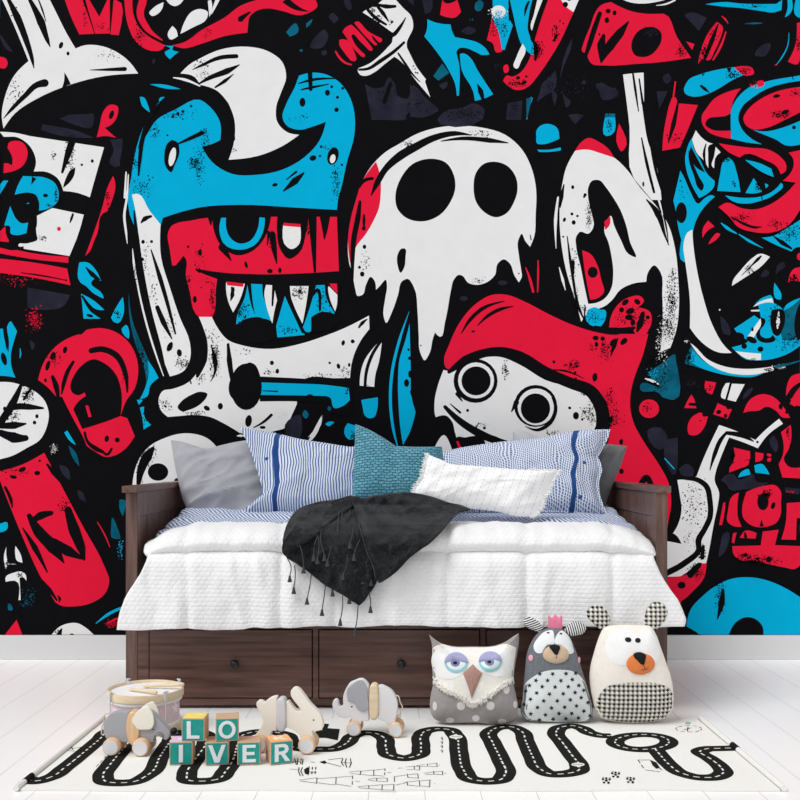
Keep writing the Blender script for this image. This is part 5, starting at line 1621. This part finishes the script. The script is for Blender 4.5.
def stick(a, b, label):                                      # drumsticks lying across the head and hoop
    za, zb = a[1], b[1]; A = Vector((t.location.x+a[0]*RD, dc+a[2]*RD, ZR+zt+za)); B = Vector((t.location.x+b[0]*RD, dc+b[2]*RD, ZR+zt+zb))
    e = empty('drumstick', A, 0, label, 'drumstick', 'drumsticks on the toy drum')
    n = 18; ps = [A.lerp(B, i/n) for i in range(n+1)]
    rs = [.0042+.0035*(i/n) for i in range(n+1)]; rs[0] = .0035; rs[1] = .0062; rs[2] = .0058; rs[3] = .0044; rs[-1] = .005
    kid(MB().tube(ps, rs, 12), 'shaft', PALEW, e)
stick((-.40, -.0035, -.08), (.42, -.0015, -.50), 'short pale wooden drumstick lying in front across the drum head')
stick((-.12, -.0035, .25), (1.0, .0085, .10), 'pale wooden drumstick at the back resting over the drum rim')
# ---------------------------------------------------------------- animal cushions leaning against the drawers
GA = 'animal shaped cushions in front of the daybed'
def felt(name, rgb, var=.08, sc=40, b=.4):
    return mat(name, rgb, .95, (300, b, .002), spec=.06, sheen=.15, vary=var, vscale=sc)
# owl
o7 = lambda s, sub=7: outline(s, 420, 625, 7.273, sub)
p = Pillow(o7('65,68c 90,90 150,130 230,152 380,156 540,150 620,122 680,82 718,60c 720,110 708,200 692,290 682,360 682,430 698,510 713,600 702,660 660,705 600,722 520,722 400,710 250,712 150,705 95,672 73,600 78,510 95,430 92,340 88,240 86,140'), 3.500, .012, 12, .058, seed=31, wr=.006, wf=9, cen=(474, 680))
t = root('owl_cushion', mid(p), 'grey and cream owl cushion with sleepy blue eyes, leftmost of the animal cushions', 'cushion', GA)
OG = felt('owl grey linen', (158, 153, 152), .06, 60); OD = mat('owl dots', (220, 216, 214), .9); OC = felt('owl cream boucle', (238, 235, 228), .05, 90, .8); OW = felt('owl white felt', (238, 238, 238), .02)
mb = p.body(MB())
for x, y, rx, ry in ((628, 470, 23, 31), (298, 588, 30, 32), (512, 588, 30, 32), (107, 590, 16, 32), (406, 678, 27, 23), (692, 578, 14, 26), (218, 692, 30, 18), (598, 702, 32, 18)):
    p.patch(mb, [(420+a/7.273, 625+b/7.273) for a, b in ellipse(x, y, rx, ry, 0, 20)], .0030, 1, 3)
kid(mb, 'body', [OG, OD], t)
kid(p.patch(MB(), o7('92,170c 110,155 150,140 230,158 380,162 540,156 620,138 698,165c 690,240 684,300 678,395c 600,445 520,510 440,565 372,588 320,545 240,510 150,460 96,400c 92,330 90,240'), .003, 0, 12), 'face', OC, t)
rn = random.Random(2); mb = MB()
edge = spline([(x, y, False) for x, y in ((98, 395), (150, 452), (240, 500), (320, 540), (372, 580), (440, 555), (520, 500), (600, 440), (676, 395))], 26, False)
for k_, (x, y) in enumerate(edge):
    for q in range(3):
        x1, y1 = x+rn.uniform(-6, 6), y+rn.uniform(-22, 8)
        A = p.front(*p.sloc(420+x1/7.273, 625+y1/7.273), .003); B = p.front(*p.sloc(420+(x1+rn.uniform(-14, 14))/7.273, 625+(y1+rn.uniform(12, 30))/7.273), rn.uniform(.003, .008))
        mb.tube([A, A.lerp(B, .5)+Vector((0, -.005, .001)), B], [.0022, .0020, .0010], 5)
fr_ = kid(mb, 'fringe', OC, t); fr_['kind'] = 'stuff'
for cx, cy, a in ((262, 275, -6), (510, 268, 6)):
    W_ = lambda rx, ry, dx=0, dy=0: [(420+x/7.273, 625+y/7.273) for x, y in ellipse(cx+dx, cy+dy, rx, ry, 0, 36)]
    ex = kid(p.patch(MB(), o7('100,200 150,170 230,165 300,180 340,230 345,290 310,350 240,390 150,385 110,350') if cx < 400 else o7('425,210 470,175 560,165 640,185 675,230 670,320 610,370 520,370 440,330 420,270'), .0045, 0, 6), 'eye_patch', OW, t)
    ey = kid(p.patch(MB(), W_(84, 74), .0065, 0, 6, .003), 'eye', mat('owl eye turquoise rim', (146, 204, 214), .7), ex)
    kid(p.patch(MB(), W_(72, 61, 0, -4), .0078, 0, 6, .003), 'eyeball', mat('owl eye white', (226, 238, 240), .7), ex)
    kid(p.patch(MB(), W_(38, 36, -6, -4), .0096, 0, 5, .003), 'iris', mat('owl iris', (132, 134, 176), .7), ex)
    kid(p.patch(MB(), W_(18, 14, -8, 0), .0112, 0, 4, .003), 'pupil', INKB, ex)
    lid = [(420+x/7.273, 625+y/7.273) for x, y in [(cx+85*math.cos(R(q)), cy-2+75*math.sin(R(q))) for q in range(182, 359, 8)]]
    kid(p.patch(MB(), lid, .0118, 0, 5, .004), 'eyelid', felt('owl lilac lid', (166, 165, 202), .08, 160), ex)
kid(p.patch(MB(), o7('383,285c 415,318 452,350c 415,440 375,535c 350,450 312,352c 345,320'), .006, 0, 6, .006), 'beak', felt('owl brown beak', (172, 136, 126), .12, 120), t)
# grey mouse cushion with crown
o6 = lambda s, sub=7: outline(s, 510, 605, 6.4, sub)
p = Pillow(o6('290,140 240,148 190,170 150,215 118,280 104,340 98,400 92,460 84,540 76,620 70,690 92,728 150,742 230,748 350,752 440,750 500,742 527,715 526,655 512,590 490,510 468,440 440,350 412,270 382,205 335,155'), 3.528, .012, 3, .050, seed=37, wr=.004, wf=8, cen=(556, 680))
t = root('mouse_cushion', mid(p), 'grey felt mouse cushion with a pink crown, white belly dotted with dark stars', 'cushion', GA)
GF = felt('grey felt', (112, 116, 122), .16, 110); BW = felt('pale belly cloth', (222, 228, 228), .02, 40, .2); NV = mat('navy star print', (28, 34, 46), .9)
kid(p.body(MB()), 'body', GF, t)
mb = p.patch(MB(), o6('100,500 150,458 220,425 320,414 420,432 468,478 500,560 523,660 518,728 440,747 350,749 230,745 110,730 76,690 84,600'), .002, 0, 12)
for x, y in ((190, 440), (272, 440), (358, 438), (420, 436), (165, 482), (240, 482), (325, 483), (398, 476), (123, 514), (205, 522), (288, 524), (372, 522), (440, 514), (100, 550), (170, 562), (252, 569), (340, 567), (416, 559), (472, 545), (130, 602), (215, 613), (302, 613), (385, 606), (455, 592), (498, 624), (90, 636), (175, 655), (265, 658), (349, 653), (425, 645), (132, 696), (226, 703), (313, 694), (394, 694), (472, 678), (512, 708), (187, 735), (276, 730), (357, 726), (437, 722)):
    st = [(510+(x+(16 if j % 2 == 0 else 7)*math.sin(j*math.pi/5+x))/6.4, 605+(y-(16 if j % 2 == 0 else 7)*math.cos(j*math.pi/5+x))/6.4) for j in range(10)]
    p.patch(mb, st, .0030, 1, 2)
kid(mb, 'belly', [BW, NV], t)
for s in ('150,272 180,208 235,165 272,163 282,200 280,250 240,256 212,290 205,304 165,302', '290,250 294,200 330,163 368,190 400,260 404,305 385,314 360,285 320,256'):
    kid(p.patch(MB(), o6(s), .003, 0, 6, .002), 'eye_patch', felt('white felt', (232, 234, 236), .03), t)
for x, y in ((243, 176), (325, 182)): kid(p.patch(MB(), [(510+a/6.4, 605+b/6.4) for a, b in ellipse(x, y, 9, 5)], .0055, 0, 3), 'eye', INKB, t)
mz = kid(p.patch(MB(), [(510+a/6.4, 605+b/6.4) for a, b in ellipse(293, 315, 84, 59)], .0045, 0, 7, .008), 'muzzle', felt('beige felt', (204, 178, 152), .08, 90), t)
mb = p.patch(MB(), o6('250,265 265,256 300,256 316,262 310,290 296,316 286,314 265,288'), .013, 0, 5, .005); kid(mb, 'nose', mat('black felt', (16, 16, 18), .8), mz)
kid(p.line(MB(), [(510+293/6.4, 605+315/6.4), (510+293/6.4, 605+338/6.4)], .0008, 0, .0135), 'stitch', INKB, mz)
for x, y, rx, ry in ((132, 338, 15, 20), (442, 352, 8, 20)): kid(p.patch(MB(), [(510+a/6.4, 605+b/6.4) for a, b in ellipse(x, y, rx, ry)], .003, 0, 4, .003), 'cheek', felt('pink felt', (238, 172, 190), .04), t)
STR = mat('black and white ticking', (236, 236, 236), .9); g = NT(STR); uv, u, v = g.uv()
f = g.math('FRACT', g.math('DIVIDE', g.math('ADD', g.math('ADD', g.math('MULTIPLY', v, 1.0), g.math('MULTIPLY', u, -.35)), 10), .0082)); g.l(g.mix(g.math('LESS_THAN', f, .5), lin((234, 234, 234)), lin((26, 27, 30))), g.b.inputs['Base Color'])
STR2 = STR.copy(); STR2.name = 'black and white ticking slanted'
for n_ in STR2.node_tree.nodes:
    if n_.type == 'MATH' and n_.operation == 'MULTIPLY' and abs(n_.inputs[1].default_value+.35) < 1e-4: n_.inputs[1].default_value = 1.0
    elif n_.type == 'MATH' and n_.operation == 'MULTIPLY' and abs(n_.inputs[1].default_value-1) < 1e-4: n_.inputs[1].default_value = .25
for s, m_ in (('85,112 95,85 122,77 160,90 195,120 212,150 192,173 150,162 112,145', STR), ('348,158 375,125 410,108 450,110 487,150 465,185 430,194 385,196', STR2)):
    q = Pillow(o6(s), 3.530, .012, 3, .012, seed=3, wr=.001); kid(q.body(MB(), 8), 'ear', m_, t)
q = Pillow(o6('244,62c 268,84c 290,58c 311,82c 334,66c 334,152c 244,148c'), 3.522, .012, 3, .004, seed=3, wr=.001, cen=(555, 622)); kid(q.body(MB(), 6), 'crown', felt('pink crown felt', (228, 128, 156), .06), t)
# white bear cushion
o5 = lambda s, sub=7: outline(s, 575, 600, 6.154, sub)
p = Pillow(o5('300,152 230,156 180,168 155,210 138,255 115,330 97,400 90,460 95,540 108,610 128,680 155,718 240,746 380,756 480,748 560,722 598,670 604,580 592,480 562,390 525,285 495,205 465,162 400,156'), 3.525, .012, 3, .056, seed=41, wr=.004, wf=8, cen=(632, 675))
t = root('bear_cushion', mid(p), 'cream bear cushion with an orange muzzle and houndstooth belly, rightmost of the animal cushions', 'cushion', GA)
BC = felt('cream fleece', (240, 233, 224), .03, 60, .7)
kid(p.body(MB()), 'body', BC, t)
HT = mat('black and white houndstooth', (230, 228, 220), .95, spec=.05); g = NT(HT); uv, u, v = g.uv()
def hound(g, u, v, a):
    fu = g.math('FRACT', g.math('DIVIDE', g.math('ADD', u, 10), a)); fv = g.math('FRACT', g.math('DIVIDE', g.math('ADD', v, 10), a))
    A = g.math('LESS_THAN', fu, .5); B = g.math('LESS_THAN', fv, .5)
    dg = g.math('LESS_THAN', g.math('FRACT', g.math('MULTIPLY', g.math('ADD', fu, fv), 2.0)), .5)
    both = g.math('MULTIPLY', A, B); one = g.math('ABSOLUTE', g.math('SUBTRACT', A, B))
    return g.math('MAXIMUM', both, g.math('MULTIPLY', one, dg))
g.l(g.mix(hound(g, u, v, .0158), lin((230, 226, 216)), lin((16, 16, 17))), g.b.inputs['Base Color']); g.bump(g.noise(uv, 260, 2), .4, .002)
kid(p.patch(MB(), o5('130,640 148,590 185,540 260,516 400,508 520,516 580,545 604,595 602,665 562,720 480,745 380,753 250,744 160,718 132,680'), .0025, 0, 12), 'belly', HT, t)
FW = felt('white fleece', (240, 240, 240), .02, 60, .4)
kid(p.patch(MB(), [(575+a/6.154, 600+b/6.154) for a, b in ellipse(292, 290, 108, 112, 0, 40)], .0028, 0, 7, .001), 'eye_patch', FW, t)
kid(p.patch(MB(), o5('362,235 385,200 425,180 470,190 500,230 522,300 520,345 490,385 430,385 385,340 365,290'), .0030, 0, 7, .001), 'eye_patch', FW, t)
for x, y, rx, ry in ((325, 243, 20, 15), (385, 247, 17, 15)): kid(p.patch(MB(), [(575+a/6.154, 600+b/6.154) for a, b in ellipse(x, y, rx, ry, 8)], .0055, 0, 4, .002), 'eye', INKB, t)
mz = kid(p.patch(MB(), [(575+a/6.154, 600+b/6.154) for a, b in ellipse(402, 391, 87, 66)], .0060, 0, 7, .006), 'muzzle', felt('orange felt', (226, 130, 74), .06, 70), t)
kid(p.patch(MB(), o5('358,332 372,323 410,322 430,335 428,365 416,396 405,394 378,368 360,350'), .0125, 0, 5, .005), 'nose', mat('black felt nose', (16, 16, 18), .8), mz)
mb = p.line(MB(), [(575+a/6.154, 600+b/6.154) for a, b in ((416, 396), (424, 412), (424, 425), (418, 426), (402, 428))], .0008, 0, .0135)
p.line(mb, [(575+a/6.154, 600+b/6.154) for a, b in ((424, 425), (436, 422), (446, 412))], .0008, 0, .0135); kid(mb, 'stitch', INKB, mz)
for s in ('72,92 80,55 110,32 155,33 195,68 216,115 212,145 190,170 168,182 130,158 95,128', '434,82 448,40 480,14 515,12 555,35 570,75 562,110 530,152 485,186 455,172 429,155'):
    q = Pillow(o5(s), 3.530, .012, 3, .014, seed=3, wr=.001); kid(q.body(MB(), 8), 'ear', HT, t)
